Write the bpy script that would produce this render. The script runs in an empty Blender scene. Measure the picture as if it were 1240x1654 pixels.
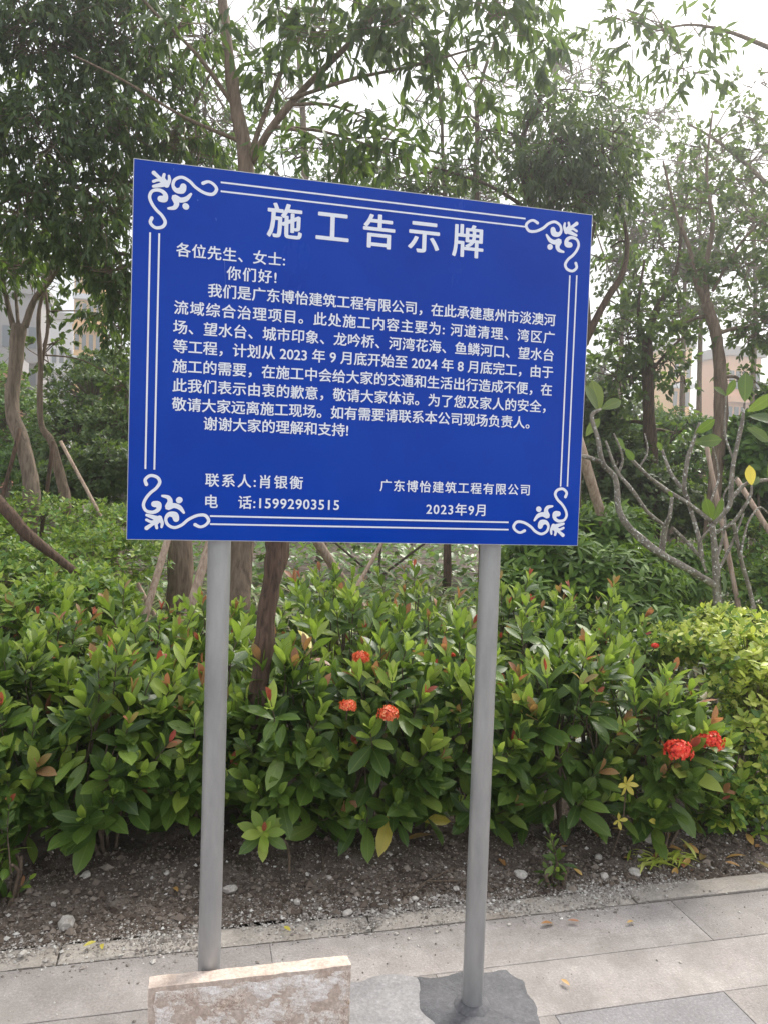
import bpy, math, random
import numpy as np
from mathutils import Vector, Matrix, noise
random.seed(7); RNG = np.random.default_rng(7)
S = bpy.context.scene
COL = S.collection
R = math.radians

# ------------------------------------------------------------------ camera
CAM = Vector((0.1717, -1.965, 1.5044)); YAW, PITCH, ROLL, FPX = 0.2346, -0.0444, 0.0340, 1242.0
fw = Vector((math.sin(YAW)*math.cos(PITCH), math.cos(YAW)*math.cos(PITCH), math.sin(PITCH)))
r0 = Vector((math.cos(YAW), -math.sin(YAW), 0)); u0 = r0.cross(fw)
RT = r0*math.cos(ROLL) + u0*math.sin(ROLL); UP = u0*math.cos(ROLL) - r0*math.sin(ROLL)
cd = bpy.data.cameras.new('camera'); cam = bpy.data.objects.new('camera', cd); COL.objects.link(cam)
cd.sensor_fit = 'VERTICAL'; cd.sensor_height = 36; cd.lens = 36*FPX/1654; cd.clip_start = .05; cd.clip_end = 2000
m = Matrix((RT, UP, -fw)).transposed().to_4x4(); m.translation = CAM; cam.matrix_world = m
S.camera = cam

# ------------------------------------------------------------------ sky and sun
SUN_EL, SUN_AZ = R(50), R(48)          # azimuth from +Y towards +X
W = bpy.data.worlds.new('World'); S.world = W; W.use_nodes = True
nt = W.node_tree; nt.nodes.clear()
o_ = nt.nodes.new('ShaderNodeOutputWorld'); bg = nt.nodes.new('ShaderNodeBackground')
sk = nt.nodes.new('ShaderNodeTexSky'); sk.sky_type = 'NISHITA'; sk.sun_disc = False
sk.sun_elevation = SUN_EL; sk.sun_rotation = SUN_AZ; sk.air_density = 1.5; sk.dust_density = 5
hs = nt.nodes.new('ShaderNodeHueSaturation'); hs.inputs['Saturation'].default_value = .3
mx = nt.nodes.new('ShaderNodeMix'); mx.data_type = 'RGBA'; mx.inputs[0].default_value = .72
mx.inputs[7].default_value = (9.6, 9.9, 10.4, 1)       # even cloud layer in front of the clear sky
nt.links.new(sk.outputs[0], hs.inputs['Color']); nt.links.new(hs.outputs[0], mx.inputs[6])
nt.links.new(mx.outputs[2], bg.inputs[0]); bg.inputs[1].default_value = .105
nt.links.new(bg.outputs[0], o_.inputs[0])
sl = bpy.data.lights.new('sun', 'SUN'); sl.energy = 4.2; sl.angle = R(22); sl.color = (1, .95, .86)
so = bpy.data.objects.new('sun', sl); COL.objects.link(so)
sd = Vector((math.sin(SUN_AZ)*math.cos(SUN_EL), math.cos(SUN_AZ)*math.cos(SUN_EL), math.sin(SUN_EL)))
so.rotation_euler = sd.to_track_quat('Z', 'Y').to_euler(); so.location = (3, 3, 20)
S.view_settings.view_transform = 'Standard'; S.view_settings.look = 'None'
S.view_settings.exposure = .76; S.view_settings.gamma = 1
S.cycles.max_bounces = 6; S.cycles.transparent_max_bounces = 4; S.cycles.diffuse_bounces = 4
S.cycles.transmission_bounces = 4; S.cycles.sample_clamp_indirect = 6

# ------------------------------------------------------------------ helpers
def ray(px, py): return fw + RT*((px-620)/FPX) - UP*((py-827)/FPX)
def PY(px, py, Y):
    d = ray(px, py); return CAM + d*((Y-CAM.y)/d.y)
def PD(px, py, d): return CAM + ray(px, py)*d
def PG(px, py, z=0):
    d = ray(px, py); return CAM + d*((z-CAM.z)/d.z)

def link(name, data, parent=None, loc=None):
    o = bpy.data.objects.new(name, data); COL.objects.link(o)
    if parent: o.parent = parent
    if loc is not None: o.location = loc
    return o
def tag(o, label=None, cat=None, group=None, kind=None):
    for k, v in (('label', label), ('category', cat), ('group', group), ('kind', kind)):
        if v: o[k] = v
    return o
def empty(name, loc, label, cat, group=None):
    o = link(name, None, None, loc); o.empty_display_size = .1
    return tag(o, label, cat, group)

class MB:
    def __init__(s): s.v = []; s.f = []; s.mi = []; s.n = 0
    def add(s, vs, fs, mi=0):
        s.v += [tuple(p) for p in vs]; s.f += [tuple(i+s.n for i in f) for f in fs]; s.mi += [mi]*len(fs); s.n = len(s.v)
    def box(s, a, b, mi=0):
        (x0, y0, z0), (x1, y1, z1) = a, b
        s.add([(x0,y0,z0),(x1,y0,z0),(x1,y1,z0),(x0,y1,z0),(x0,y0,z1),(x1,y0,z1),(x1,y1,z1),(x0,y1,z1)],
              [(0,3,2,1),(4,5,6,7),(0,1,5,4),(1,2,6,5),(2,3,7,6),(3,0,4,7)], mi)
    def tube(s, pts, rad, n=8, mi=0, cap=True, wob=0):
        pts = [Vector(p) for p in pts]; k = len(pts); vs = []
        ref = Vector((0.31, .95, .1))
        for i, p in enumerate(pts):
            t = (pts[min(i+1, k-1)] - pts[max(i-1, 0)]).normalized()
            a = t.cross(ref)
            if a.length < .1: a = t.cross(Vector((1, 0, 0)))
            a.normalize(); b = t.cross(a)
            r = rad[i] if hasattr(rad, '__len__') else rad
            for j in range(n):
                th = 2*math.pi*j/n
                rr = r*(1 + (wob*(noise.noise(p*9+Vector((j*1.7, 0, 0)))+.6*noise.noise(p*3.1)) if wob else 0))
                vs.append(p + (a*math.cos(th) + b*math.sin(th))*rr)
        fs = [(i*n+j, i*n+(j+1) % n, (i+1)*n+(j+1) % n, (i+1)*n+j) for i in range(k-1) for j in range(n)]
        if cap: fs += [tuple(range(n-1, -1, -1)), tuple((k-1)*n+j for j in range(n))]
        s.add(vs, fs, mi)
    def build(s, name, mats, parent=None, loc=None, smooth=False, origin=None):
        me = bpy.data.meshes.new(name)
        v = s.v
        off = Vector(origin) if origin is not None else (Vector(parent_world(parent)) if parent else None)
        if off is not None: v = [(p[0]-off.x, p[1]-off.y, p[2]-off.z) for p in v]
        me.from_pydata(v, [], s.f)
        for q in (mats if isinstance(mats, (list, tuple)) else [mats]): me.materials.append(q)
        me.polygons.foreach_set('material_index', s.mi)
        if smooth: me.polygons.foreach_set('use_smooth', [True]*len(s.f))
        me.update()
        o = link(name, me, parent)
        if parent is None and origin is not None: o.location = origin
        return o
def parent_world(p):
    l = Vector((0, 0, 0))
    while p is not None: l += p.location; p = p.parent
    return l
def spline(pts, rad, sub=5):
    P = [Vector(p) for p in pts]; n = len(P); op = []; orr = []
    for i in range(n-1):
        p0, p1, p2, p3 = P[max(i-1, 0)], P[i], P[i+1], P[min(i+2, n-1)]
        for j in range(sub):
            t = j/sub
            op.append(.5*((2*p1) + (p2-p0)*t + (2*p0-5*p1+4*p2-p3)*t*t + (3*p1-p0-3*p2+p3)*t**3))
            orr.append(rad[i]*(1-t)+rad[i+1]*t)
    op.append(P[-1]); orr.append(rad[-1]); return op, orr

# ------------------------------------------------------------------ materials
def mat(name, base, rough=.6, metal=0, spec=.5):
    m = bpy.data.materials.new(name); m.use_nodes = True
    b = m.node_tree.nodes['Principled BSDF']
    b.inputs['Base Color'].default_value = (*base, 1); b.inputs['Roughness'].default_value = rough
    b.inputs['Metallic'].default_value = metal; b.inputs['Specular IOR Level'].default_value = spec
    return m, m.node_tree, b
def N(t, ty, **k):
    n = t.nodes.new('ShaderNode'+ty)
    for a, v in k.items(): setattr(n, a, v)
    return n
def ramp(t, src, stops):
    r = N(t, 'ValToRGB'); e = r.color_ramp.elements
    while len(e) < len(stops): e.new(.5)
    for x, (p, c) in zip(e, stops): x.position = p; x.color = (*c, 1)
    t.links.new(src, r.inputs[0]); return r.outputs[0]
def nz(t, scale, det=4, rough=.55, vec=None, dist=0):
    n = N(t, 'TexNoise'); n.inputs['Scale'].default_value = scale; n.inputs['Detail'].default_value = det
    n.inputs['Roughness'].default_value = rough; n.inputs['Distortion'].default_value = dist
    if vec is not None: t.links.new(vec, n.inputs[0])
    return n.outputs[0]
def objco(t, sc=None):
    c = N(t, 'TexCoord').outputs['Object']
    if sc:
        mp = N(t, 'Mapping'); mp.inputs['Scale'].default_value = sc; t.links.new(c, mp.inputs[0]); c = mp.outputs[0]
    return c
def geoco(t, sc=None):
    c = N(t, 'NewGeometry').outputs['Position']
    if sc:
        mp = N(t, 'Mapping'); mp.inputs['Scale'].default_value = sc; t.links.new(c, mp.inputs[0]); c = mp.outputs[0]
    return c
def bump(t, b, h, st=.4, dist=.01):
    n = N(t, 'Bump'); n.inputs['Strength'].default_value = st; n.inputs['Distance'].default_value = dist
    t.links.new(h, n.inputs['Height']); t.links.new(n.outputs[0], b.inputs['Normal'])
def mixc(t, f, a, b, bt='MIX'):
    n = N(t, 'Mix', data_type='RGBA', blend_type=bt)
    for s_, v in ((0, f), (6, a), (7, b)):
        if hasattr(v, 'links'): t.links.new(v, n.inputs[s_])
        else: n.inputs[s_].default_value = v if s_ == 0 else (*v, 1)
    return n.outputs[2]

def leafmat(name, stops, rough=.38, trans=.35, vein=.5, spec=.45, tcol=None):
    """stops: colours over a per-leaf random number"""
    m, t, b = mat(name, (0, 0, 0), rough, 0, spec)
    g = N(t, 'NewGeometry'); oi = N(t, 'ObjectInfo')
    ad = N(t, 'Math', operation='ADD'); t.links.new(g.outputs['Random Per Island'], ad.inputs[0]); t.links.new(oi.outputs['Random'], ad.inputs[1])
    fr = N(t, 'Math', operation='FRACT'); t.links.new(ad.outputs[0], fr.inputs[0])
    c = ramp(t, fr.outputs[0], stops)
    if vein:
        uv = N(t, 'UVMap'); sp = N(t, 'SeparateXYZ'); t.links.new(uv.outputs[0], sp.inputs[0])
        s1 = N(t, 'Math', operation='SUBTRACT'); t.links.new(sp.outputs[0], s1.inputs[0]); s1.inputs[1].default_value = .5
        ab = N(t, 'Math', operation='ABSOLUTE'); t.links.new(s1.outputs[0], ab.inputs[0])
        mr = N(t, 'MapRange'); mr.inputs[1].default_value = .0; mr.inputs[2].default_value = .045; mr.inputs[3].default_value = vein; mr.inputs[4].default_value = 0
        t.links.new(ab.outputs[0], mr.inputs[0])
        lt = mixc(t, .6, c, (.35, .42, .12))
        c = mixc(t, mr.outputs[0], c, lt)
        # side veins as relief
        k = N(t, 'Math', operation='MULTIPLY'); t.links.new(ab.outputs[0], k.inputs[0]); k.inputs[1].default_value = -5
        k2 = N(t, 'Math', operation='MULTIPLY_ADD'); t.links.new(sp.outputs[1], k2.inputs[0]); k2.inputs[1].default_value = 9; t.links.new(k.outputs[0], k2.inputs[2])
        si = N(t, 'Math', operation='SINE'); mm = N(t, 'Math', operation='MULTIPLY'); t.links.new(k2.outputs[0], mm.inputs[0]); mm.inputs[1].default_value = 6.28; t.links.new(mm.outputs[0], si.inputs[0])
        bump(t, b, si.outputs[0], .2, .0006)
    t.links.new(c, b.inputs['Base Color'])
    tr = N(t, 'BsdfTranslucent'); ms = N(t, 'MixShader'); ms.inputs[0].default_value = trans
    tc = mixc(t, .5, c, tcol or (.22, .34, .03)); t.links.new(tc, tr.inputs[0])
    t.links.new(b.outputs[0], ms.inputs[1]); t.links.new(tr.outputs[0], ms.inputs[2])
    t.links.new(ms.outputs[0], t.nodes['Material Output'].inputs[0])
    return m

M = {}
M['leaf'] = leafmat('shrub_leaf', [(0, (.038, .078, .018)), (.4, (.066, .125, .024)), (.8, (.115, .19, .034)), (1, (.17, .24, .05))])
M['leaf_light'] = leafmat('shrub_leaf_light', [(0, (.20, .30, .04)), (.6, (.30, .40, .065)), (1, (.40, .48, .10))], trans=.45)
M['leaf_bronze'] = leafmat('shrub_leaf_bronze', [(0, (.26, .22, .07)), (.4, (.32, .18, .09)), (.7, (.36, .15, .09)), (1, (.30, .27, .08))], vein=.4, tcol=(.5, .2, .05))
M['leaf_red'] = leafmat('shrub_leaf_red', [(0, (.34, .06, .045)), (1, (.40, .14, .08))], vein=.3, tcol=(.6, .08, .04))
M['leaf_yellow'] = leafmat('golden_leaf', [(0, (.28, .38, .05)), (.4, (.52, .60, .09)), (1, (.72, .74, .24))], trans=.4, tcol=(.5, .55, .08))
M['leaf_pale'] = leafmat('yellowed_leaf', [(0, (.55, .50, .08)), (1, (.62, .52, .10))], trans=.4, tcol=(.6, .5, .08))
M['tree_leaf'] = leafmat('tree_leaf', [(0, (.035, .062, .022)), (.5, (.055, .095, .03)), (.85, (.08, .13, .04)), (1, (.13, .17, .05))], rough=.42, trans=.42, vein=0)
M['tree_leaf_b'] = leafmat('tree_leaf_small', [(0, (.04, .07, .025)), (.6, (.07, .115, .035)), (1, (.12, .16, .05))], rough=.5, trans=.45, vein=0)
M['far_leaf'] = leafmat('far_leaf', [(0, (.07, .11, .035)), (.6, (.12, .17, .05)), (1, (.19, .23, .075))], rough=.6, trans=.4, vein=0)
M['bush_leaf'] = leafmat('bush_leaf', [(0, (.05, .11, .022)), (.5, (.09, .19, .03)), (1, (.16, .28, .05))], rough=.35, trans=.35, vein=0)
M['whorl_leaf'] = leafmat('whorled_leaf', [(0, (.05, .10, .02)), (.5, (.085, .16, .028)), (1, (.16, .25, .045))], rough=.55, trans=.4, vein=0, spec=.25)
M['low_leaf'] = leafmat('low_shrub_leaf', [(0, (.12, .20, .025)), (.5, (.20, .30, .04)), (1, (.34, .42, .07))], rough=.5, trans=.4, vein=0)
M['mid_leaf'] = leafmat('mid_green_leaf', [(0, (.05, .095, .025)), (.5, (.085, .14, .035)), (1, (.14, .19, .05))], rough=.5, trans=.35, vein=0)
M['blade'] = leafmat('ground_cover_leaf', [(0, (.08, .11, .0312)), (.5, (.14, .17, .06)), (.85, (.20, .22, .09)), (1, (.28, .20, .11))], rough=.45, trans=.3, vein=0)
M['plum_leaf'] = leafmat('broad_leaf', [(0, (.05, .09, .03)), (.6, (.085, .135, .04)), (1, (.15, .18, .05))], trans=.4, vein=.6)
M['dry_leaf'] = leafmat('dry_leaf', [(0, (.30, .14, .05)), (.5, (.42, .24, .08)), (1, (.50, .33, .10))], trans=.1, vein=.3, tcol=(.4, .2, .05))
M['petal'] = leafmat('red_petal', [(0, (.62, .03, .02)), (.6, (.80, .07, .04)), (1, (.85, .18, .08))], trans=.25, vein=0, rough=.5, tcol=(.9, .1, .05))
M['petal_o'] = leafmat('orange_petal', [(0, (.62, .06, .03)), (.6, (.78, .16, .06)), (1, (.80, .38, .18))], trans=.25, vein=0, rough=.5, tcol=(.9, .2, .05))

M['flower_heart'] = mat('flower_heart', (.30, .03, .02), .8)[0]
def barkmat(name, c1, c2, c3=None, sc=(14, 14, 2.2), st=.7):
    m, t, b = mat(name, c1, .85, 0, .2); v = geoco(t, sc)
    n = nz(t, 3, 6, .65, v, .4); col = ramp(t, n, [(.3, c1), (.62, c2)])
    if c3:
        n2 = nz(t, 60, 3, .6, geoco(t)); f = N(t, 'MapRange'); f.inputs[1].default_value = .58; f.inputs[2].default_value = .64; t.links.new(n2, f.inputs[0])
        col = mixc(t, f.outputs[0], col, c3)
    t.links.new(col, b.inputs['Base Color']); bump(t, b, n, st, .012); return m
M['bark'] = barkmat('tree_bark', (.085, .062, .045), (.23, .17, .125))
M['bark_dark'] = barkmat('dark_bark', (.035, .024, .018), (.13, .085, .06), sc=(22, 22, 3))
M['bark_light'] = barkmat('pale_bark', (.10, .078, .06), (.27, .21, .16))
M['bark_plum'] = barkmat('grey_lichen_bark', (.12, .10, .085), (.27, .24, .20), (.62, .62, .58), sc=(10, 10, 6))
M['twig'] = barkmat('shrub_stem', (.06, .045, .0312), (.16, .12, .09), sc=(30, 30, 10))
M['stake'] = barkmat('stake_wood', (.22, .14, .10), (.48, .37, .29), sc=(16, 16, 1.6))

# board
mm, t, b = mat('blue_board_print', (.006, .03, .33), .16, 0, .14)
n = nz(t, 3.5, 5, .6, objco(t)); t.links.new(ramp(t, n, [(.3, (.0005, .036, .335)), (.7, (.0008, .048, .40))]), b.inputs['Base Color'])
n = nz(t, 3.0, 6, .7, objco(t, (1, 1, .35))); rr = N(t, 'MapRange'); rr.inputs[1].default_value = .35; rr.inputs[2].default_value = .65; rr.inputs[3].default_value = .10; rr.inputs[4].default_value = .30; t.links.new(n, rr.inputs[0]); t.links.new(rr.outputs[0], b.inputs['Roughness'])
bump(t, b, nz(t, 2.5, 2, .5, objco(t)), .3, .02); M['blue'] = mm
M['white'] = mat('white_print', (.74, .77, .86), .3)[0]
M['scratch'] = mat('scratched_print', (.06, .13, .5), .6)[0]
M['alu'] = mat('sheet_metal_edge', (.45, .46, .48), .4, .7)[0]
mm, t, b = mat('galvanised_steel', (.5, .51, .53), .4, .7)
n = nz(t, 18, 6, .6, geoco(t, (1, 1, .25))); t.links.new(ramp(t, n, [(.3, (.30, .305, .31)), (.7, (.43, .43, .435))]), b.inputs['Base Color'])
n2 = nz(t, 60, 4, .6, geoco(t, (1, 1, .15))); rr = N(t, 'MapRange'); rr.inputs[3].default_value = .34; rr.inputs[4].default_value = .6; t.links.new(n2, rr.inputs[0]); t.links.new(rr.outputs[0], b.inputs['Roughness'])
M['steel'] = mm
def stonemat(name, stops, sc=6, fine=90, rough=.85, bst=.5, bd=.006, grit=None):
    m, t, b = mat(name, (0, 0, 0), rough, 0, .25); g = geoco(t)
    c = ramp(t, nz(t, sc, 6, .65, g), stops)
    f = nz(t, fine, 5, .7, g)
    c = mixc(t, .55, c, ramp(t, f, [(.3, (.35, .35, .35)), (.55, (.6, .6, .6)), (.72, (.95, .95, .95))]), 'OVERLAY')
    oi = N(t, 'ObjectInfo'); vr = N(t, 'MapRange'); vr.inputs[3].default_value = .86; vr.inputs[4].default_value = 1.1; t.links.new(oi.outputs['Random'], vr.inputs[0])
    c2 = N(t, 'Vector' 'Math', operation='SCALE'); t.links.new(c, c2.inputs[0]); t.links.new(vr.outputs[0], c2.inputs['Scale'])
    c = c2.outputs[0]
    if grit:
        n5 = nz(t, 1.9, 6, .7, g, .6); c = mixc(t, 1, c, ramp(t, n5, [(.3, (.74, .73, .72)), (.5, (1, 1, 1)), (.72, (1.12, 1.1, 1.08))]), 'MULTIPLY')
        n3 = nz(t, 7, 5, .7, g); mr = N(t, 'MapRange'); mr.inputs[1].default_value = .48; mr.inputs[2].default_value = .68; mr.inputs[4].default_value = .8; t.links.new(n3, mr.inputs[0]); c = mixc(t, mr.outputs[0], c, grit)
    t.links.new(c, b.inputs['Base Color']); bump(t, b, f, bst, bd); return m
M['paver'] = stonemat('worn_granite_paving', [(.25, (.178, .160, .152)), (.5, (.252, .230, .220)), (.75, (.322, .297, .284))], 5, 130, grit=(.215, .198, .185))
M['paver_dark'] = stonemat('dark_granite_paving', [(.3, (.16, .152, .155)), (.7, (.24, .23, .235))], 5, 120)
M['kerb'] = stonemat('kerb_granite', [(.25, (.22, .20, .175)), (.5, (.33, .30, .27)), (.75, (.42, .39, .36))], 7, 110, grit=(.25, .21, .17))
M['joint'] = stonemat('joint_mortar', [(.3, (.12, .108, .098)), (.7, (.27, .25, .235))], 14, 100)
M['cement'] = stonemat('fresh_cement', [(.3, (.075, .075, .08)), (.7, (.125, .122, .13))], 8, 90)
M['cement_l'] = stonemat('pale_cement', [(.3, (.165, .16, .165)), (.7, (.235, .228, .23))], 7, 90)
M['soil'] = stonemat('soil', [(.25, (.055, .042, .034)), (.5, (.115, .09, .073)), (.75, (.24, .205, .175))], 9, 130, .95, .8, .01)
M['ground'] = stonemat('leaf_litter_ground', [(.3, (.03, .035, .018)), (.7, (.07, .065, .0312))], 2, 30, .95, .8, .03)
mm, t, b = mat('rough_pink_stone', (.6, .5, .45), .8, 0, .3); g = geoco(t)
c = ramp(t, nz(t, 9, 5, .6, g, .5), [(.28, (.46, .35, .28)), (.42, (.62, .54, .49)), (.58, (.74, .69, .67)), (.8, (.80, .76, .75))])
v = N(t, 'TexVoronoi'); v.inputs['Scale'].default_value = 260; t.links.new(g, v.inputs[0])
c = mixc(t, .45, c, ramp(t, v.outputs['Distance'], [(.0, (.9, .9, .9)), (.45, (.5, .5, .5)), (.7, (.22, .22, .2))]), 'OVERLAY')
t.links.new(c, b.inputs['Base Color']); bump(t, b, nz(t, 120, 5, .7, g), .8, .006); n9 = nz(t, 70, 6, .75, g); c = mixc(t, .7, c, ramp(t, n9, [(.32, (.2, .18, .17)), (.5, (.5, .5, .5)), (.66, (.85, .85, .85))]), 'OVERLAY'); t.links.new(c, b.inputs['Base Color']); M['pink'] = mm
M['rim'] = stonemat('orange_stone_rim', [(.3, (.34, .26, .215)), (.5, (.44, .36, .31)), (.75, (.50, .45, .42))], 14, 100)
def pebm(name, c1, c2):
    m, t, b = mat(name, c1, .85, 0, .3); g = N(t, 'NewGeometry')
    c = ramp(t, g.outputs['Random Per Island'], [(0, c1), (.55, c2), (.9, (.42, .40, .37)), (1, (.62, .6, .56))])
    t.links.new(c, b.inputs['Base Color']); return m
M['pebble'] = pebm('pebble', (.10, .078, .062), (.26, .225, .195))
mm, t, b = mat('clod', (.1, .07, .05), .95, 0, .1); g = N(t, 'NewGeometry'); t.links.new(ramp(t, g.outputs['Random Per Island'], [(0, (.05, .037, .029)), (.6, (.13, .102, .083)), (1, (.23, .195, .165))]), b.inputs['Base Color']); M['clod'] = mm
M['grit'] = pebm('pale_grit', (.13, .11, .095), (.29, .26, .235))
M['stone'] = stonemat('loose_stone', [(.3, (.30, .27, .24)), (.7, (.52, .49, .45))], 25, 120)
def plain(name, c, r=.8): return mat(name, c, r)[0]

# ------------------------------------------------------------------ leaf templates (length 1 along +Y, face +Z)
def leaf_t(nseg, w, bend=.15, fold=.25, peak=.55, tipw=0., twist=0.):
    vs = [(0, 0, 0)]; uv = [(.5, 0)]; fs = []
    for i in range(1, nseg):
        t = i/nseg
        a = t/peak if t < peak else (1-t)/(1-peak)
        hw = w*.5*math.sin(math.pi/2*min(1, a))**.8
        z = -bend*t*t
        hw2 = hw
        tw = twist*t
        for sx in (-1, 0, 1):
            vs.append((sx*hw2, t, z + abs(sx)*fold*hw2 + sx*hw2*tw)); uv.append((.5+.5*sx*(hw2/(w*.5)), t))
    vs.append((0, 1, -bend)); uv.append((.5, 1))
    fs += [(0, 2, 1), (0, 3, 2)]
    for i in range(nseg-2):
        b_ = 1+3*i
        fs += [(b_, b_+1, b_+4, b_+3), (b_+1, b_+2, b_+5, b_+4)]
    b_ = 1+3*(nseg-2); l = len(vs)-1
    fs += [(b_, b_+1, l), (b_+1, b_+2, l)]
    return np.array(vs), fs, np.array(uv)
T_IX = [leaf_t(6, .39, .10, .3, .6), leaf_t(6, .34, .22, .35, .64, 0, .1), leaf_t(6, .42, .02, .2, .58), leaf_t(6, .36, .30, .25, .62, 0, -.15)]
T_TREE = leaf_t(3, .27, .18, .3, .45)
T_SMALL = leaf_t(2, .5, .1, .2, .5)
T_SM3 = leaf_t(3, .48, .1, .2, .5)
T_BLADE = leaf_t(4, .13, .55, .3, .4)
T_WH = leaf_t(4, .28, .22, .3, .6)
T_PL = leaf_t(7, .46, .12, .2, .62)
T_PET = leaf_t(3, .75, .0, .1, .55)

def frames(D, Nn):
    """D: (n,3) leaf axes, Nn: rough normals -> rotation matrices with columns x, y, z"""
    D = D/np.linalg.norm(D, axis=1)[:, None]
    X = np.cross(D, Nn); X /= np.maximum(np.linalg.norm(X, axis=1), 1e-6)[:, None]
    Z = np.cross(X, D); return np.stack([X, D, Z], axis=2)
class Leaves:
    """collects leaf placements; bakes them into one mesh or single objects"""
    def __init__(s): s.p = []; s.d = []; s.n = []; s.l = []; s.m = []; s.t = []
    def add(s, p, d, n, l, m=0, t=0):
        s.p.append(tuple(p)); s.d.append(tuple(d)); s.n.append(tuple(n)); s.l.append(l); s.m.append(m); s.t.append(t)
    def bake(s, name, temps, mats, parent, sel=None, kind='stuff'):
        idx = np.arange(len(s.p)) if sel is None else np.array(sel, int)
        if len(idx) == 0: return None
        P = np.array(s.p)[idx]; F = frames(np.array(s.d)[idx], np.array(s.n)[idx]); L = np.array(s.l)[idx]
        Mi = np.array(s.m)[idx]; Ti = np.array(s.t)[idx]
        P = P - np.array(parent_world(parent))
        V = []; loops = []; lt = []; mi = []; UV = []; base = 0
        for k, (tv, tf, tuv) in enumerate(temps):
            q = np.where(Ti == k)[0]
            if len(q) == 0: continue
            vv = np.einsum('nij,vj->nvi', F[q], tv)*L[q][:, None, None] + P[q][:, None, :]
            V.append(vv.reshape(-1, 3)); nv = len(tv)
            flat = np.array([i for f in tf for i in f]); sizes = np.array([len(f) for f in tf])
            loops.append((flat[None, :] + base + (np.arange(len(q))*nv)[:, None]).ravel())
            lt.append(np.tile(sizes, len(q))); mi.append(np.repeat(Mi[q], len(tf)))
            UV.append(np.tile(tuv[flat], (len(q), 1))); base += nv*len(q)
        V = np.concatenate(V); loops = np.concatenate(loops); lt = np.concatenate(lt); mi = np.concatenate(mi); UV = np.concatenate(UV)
        me = bpy.data.meshes.new(name)
        me.vertices.add(len(V)); me.vertices.foreach_set('co', V.astype('f').ravel())
        me.loops.add(len(loops)); me.loops.foreach_set('vertex_index', loops.astype('i'))
        me.polygons.add(len(lt)); st = np.concatenate([[0], np.cumsum(lt)[:-1]])
        me.polygons.foreach_set('loop_start', st.astype('i')); me.polygons.foreach_set('material_index', mi.astype('i'))
        me.polygons.foreach_set('use_smooth', np.ones(len(lt), bool))
        ul = me.uv_layers.new(name='UVMap'); ul.data.foreach_set('uv', UV.astype('f').ravel())
        me.update(calc_edges=True); me.validate()
        for q in mats: me.materials.append(q)
        o = link(name, me, parent)
        if kind: o['kind'] = kind
        return o
    def singles(s, name, meshes, parent, sel):
        pw = parent_world(parent)
        F = frames(np.array(s.d), np.array(s.n))
        for i in sel:
            o = bpy.data.objects.new(name, meshes[(s.t[i], s.m[i])]); COL.objects.link(o); o.parent = parent
            mt = Matrix(F[i].tolist()).to_4x4() @ Matrix.Scale(s.l[i], 4); mt.translation = Vector(s.p[i])-pw
            o.matrix_local = mt
def leaf_meshes(temps, mats, name):
    out = {}
    for k, (tv, tf, tuv) in enumerate(temps):
        for j, q in enumerate(mats):
            me = bpy.data.meshes.new(name); me.from_pydata(tv.tolist(), [], tf); me.materials.append(q)
            ul = me.uv_layers.new(name='UVMap'); flat = [i for f in tf for i in f]
            ul.data.foreach_set('uv', tuv[flat].astype('f').ravel()); me.polygons.foreach_set('use_smooth', [True]*len(tf)); me.update()
            out[(k, j)] = me
    return out
def rv(): 
    v = Vector((random.gauss(0, 1), random.gauss(0, 1), random.gauss(0, 1))); return v.normalized()
UPV = Vector((0, 0, 1))

# ================================================================== THE SETTING
def soilh(x, y):
    e = min(1, max(0, (y-.56)/.5))
    return .0 + e*.05 + (.012+.03*e)*noise.noise(Vector((x*4, y*4, 0))) + .016*noise.noise(Vector((x*15, y*15, 3)))*min(1, .3+e*2) + .008*noise.noise(Vector((x*42, y*42, 5)))*min(1, .3+e*2)
gm = MB(); gm.add([(-150, -40, -.09), (200, -40, -.09), (200, 260, -.09), (-150, 260, -.09)], [(0, 1, 2, 3)])
tag(gm.build('ground', M['ground']), kind='structure')
# soil bed
xs = np.concatenate([np.linspace(-9, -1.6, 30)[:-1], np.linspace(-1.6, 3.8, 300), np.linspace(3.8, 14, 40)[1:]])
ys = np.concatenate([np.linspace(.558, 2.0, 110), np.linspace(2.0, 30, 90)[1:]])
vs = [(x, y, soilh(x, y)) for y in ys for x in xs]; nx = len(xs)
fs = [(j*nx+i, j*nx+i+1, (j+1)*nx+i+1, (j+1)*nx+i) for j in range(len(ys)-1) for i in range(nx-1)]
me = bpy.data.meshes.new('soil_bed'); me.from_pydata(vs, [], fs); me.materials.append(M['soil']); me.polygons.foreach_set('use_smooth', [True]*len(fs))
tag(link('soil_bed', me), kind='structure')
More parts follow.
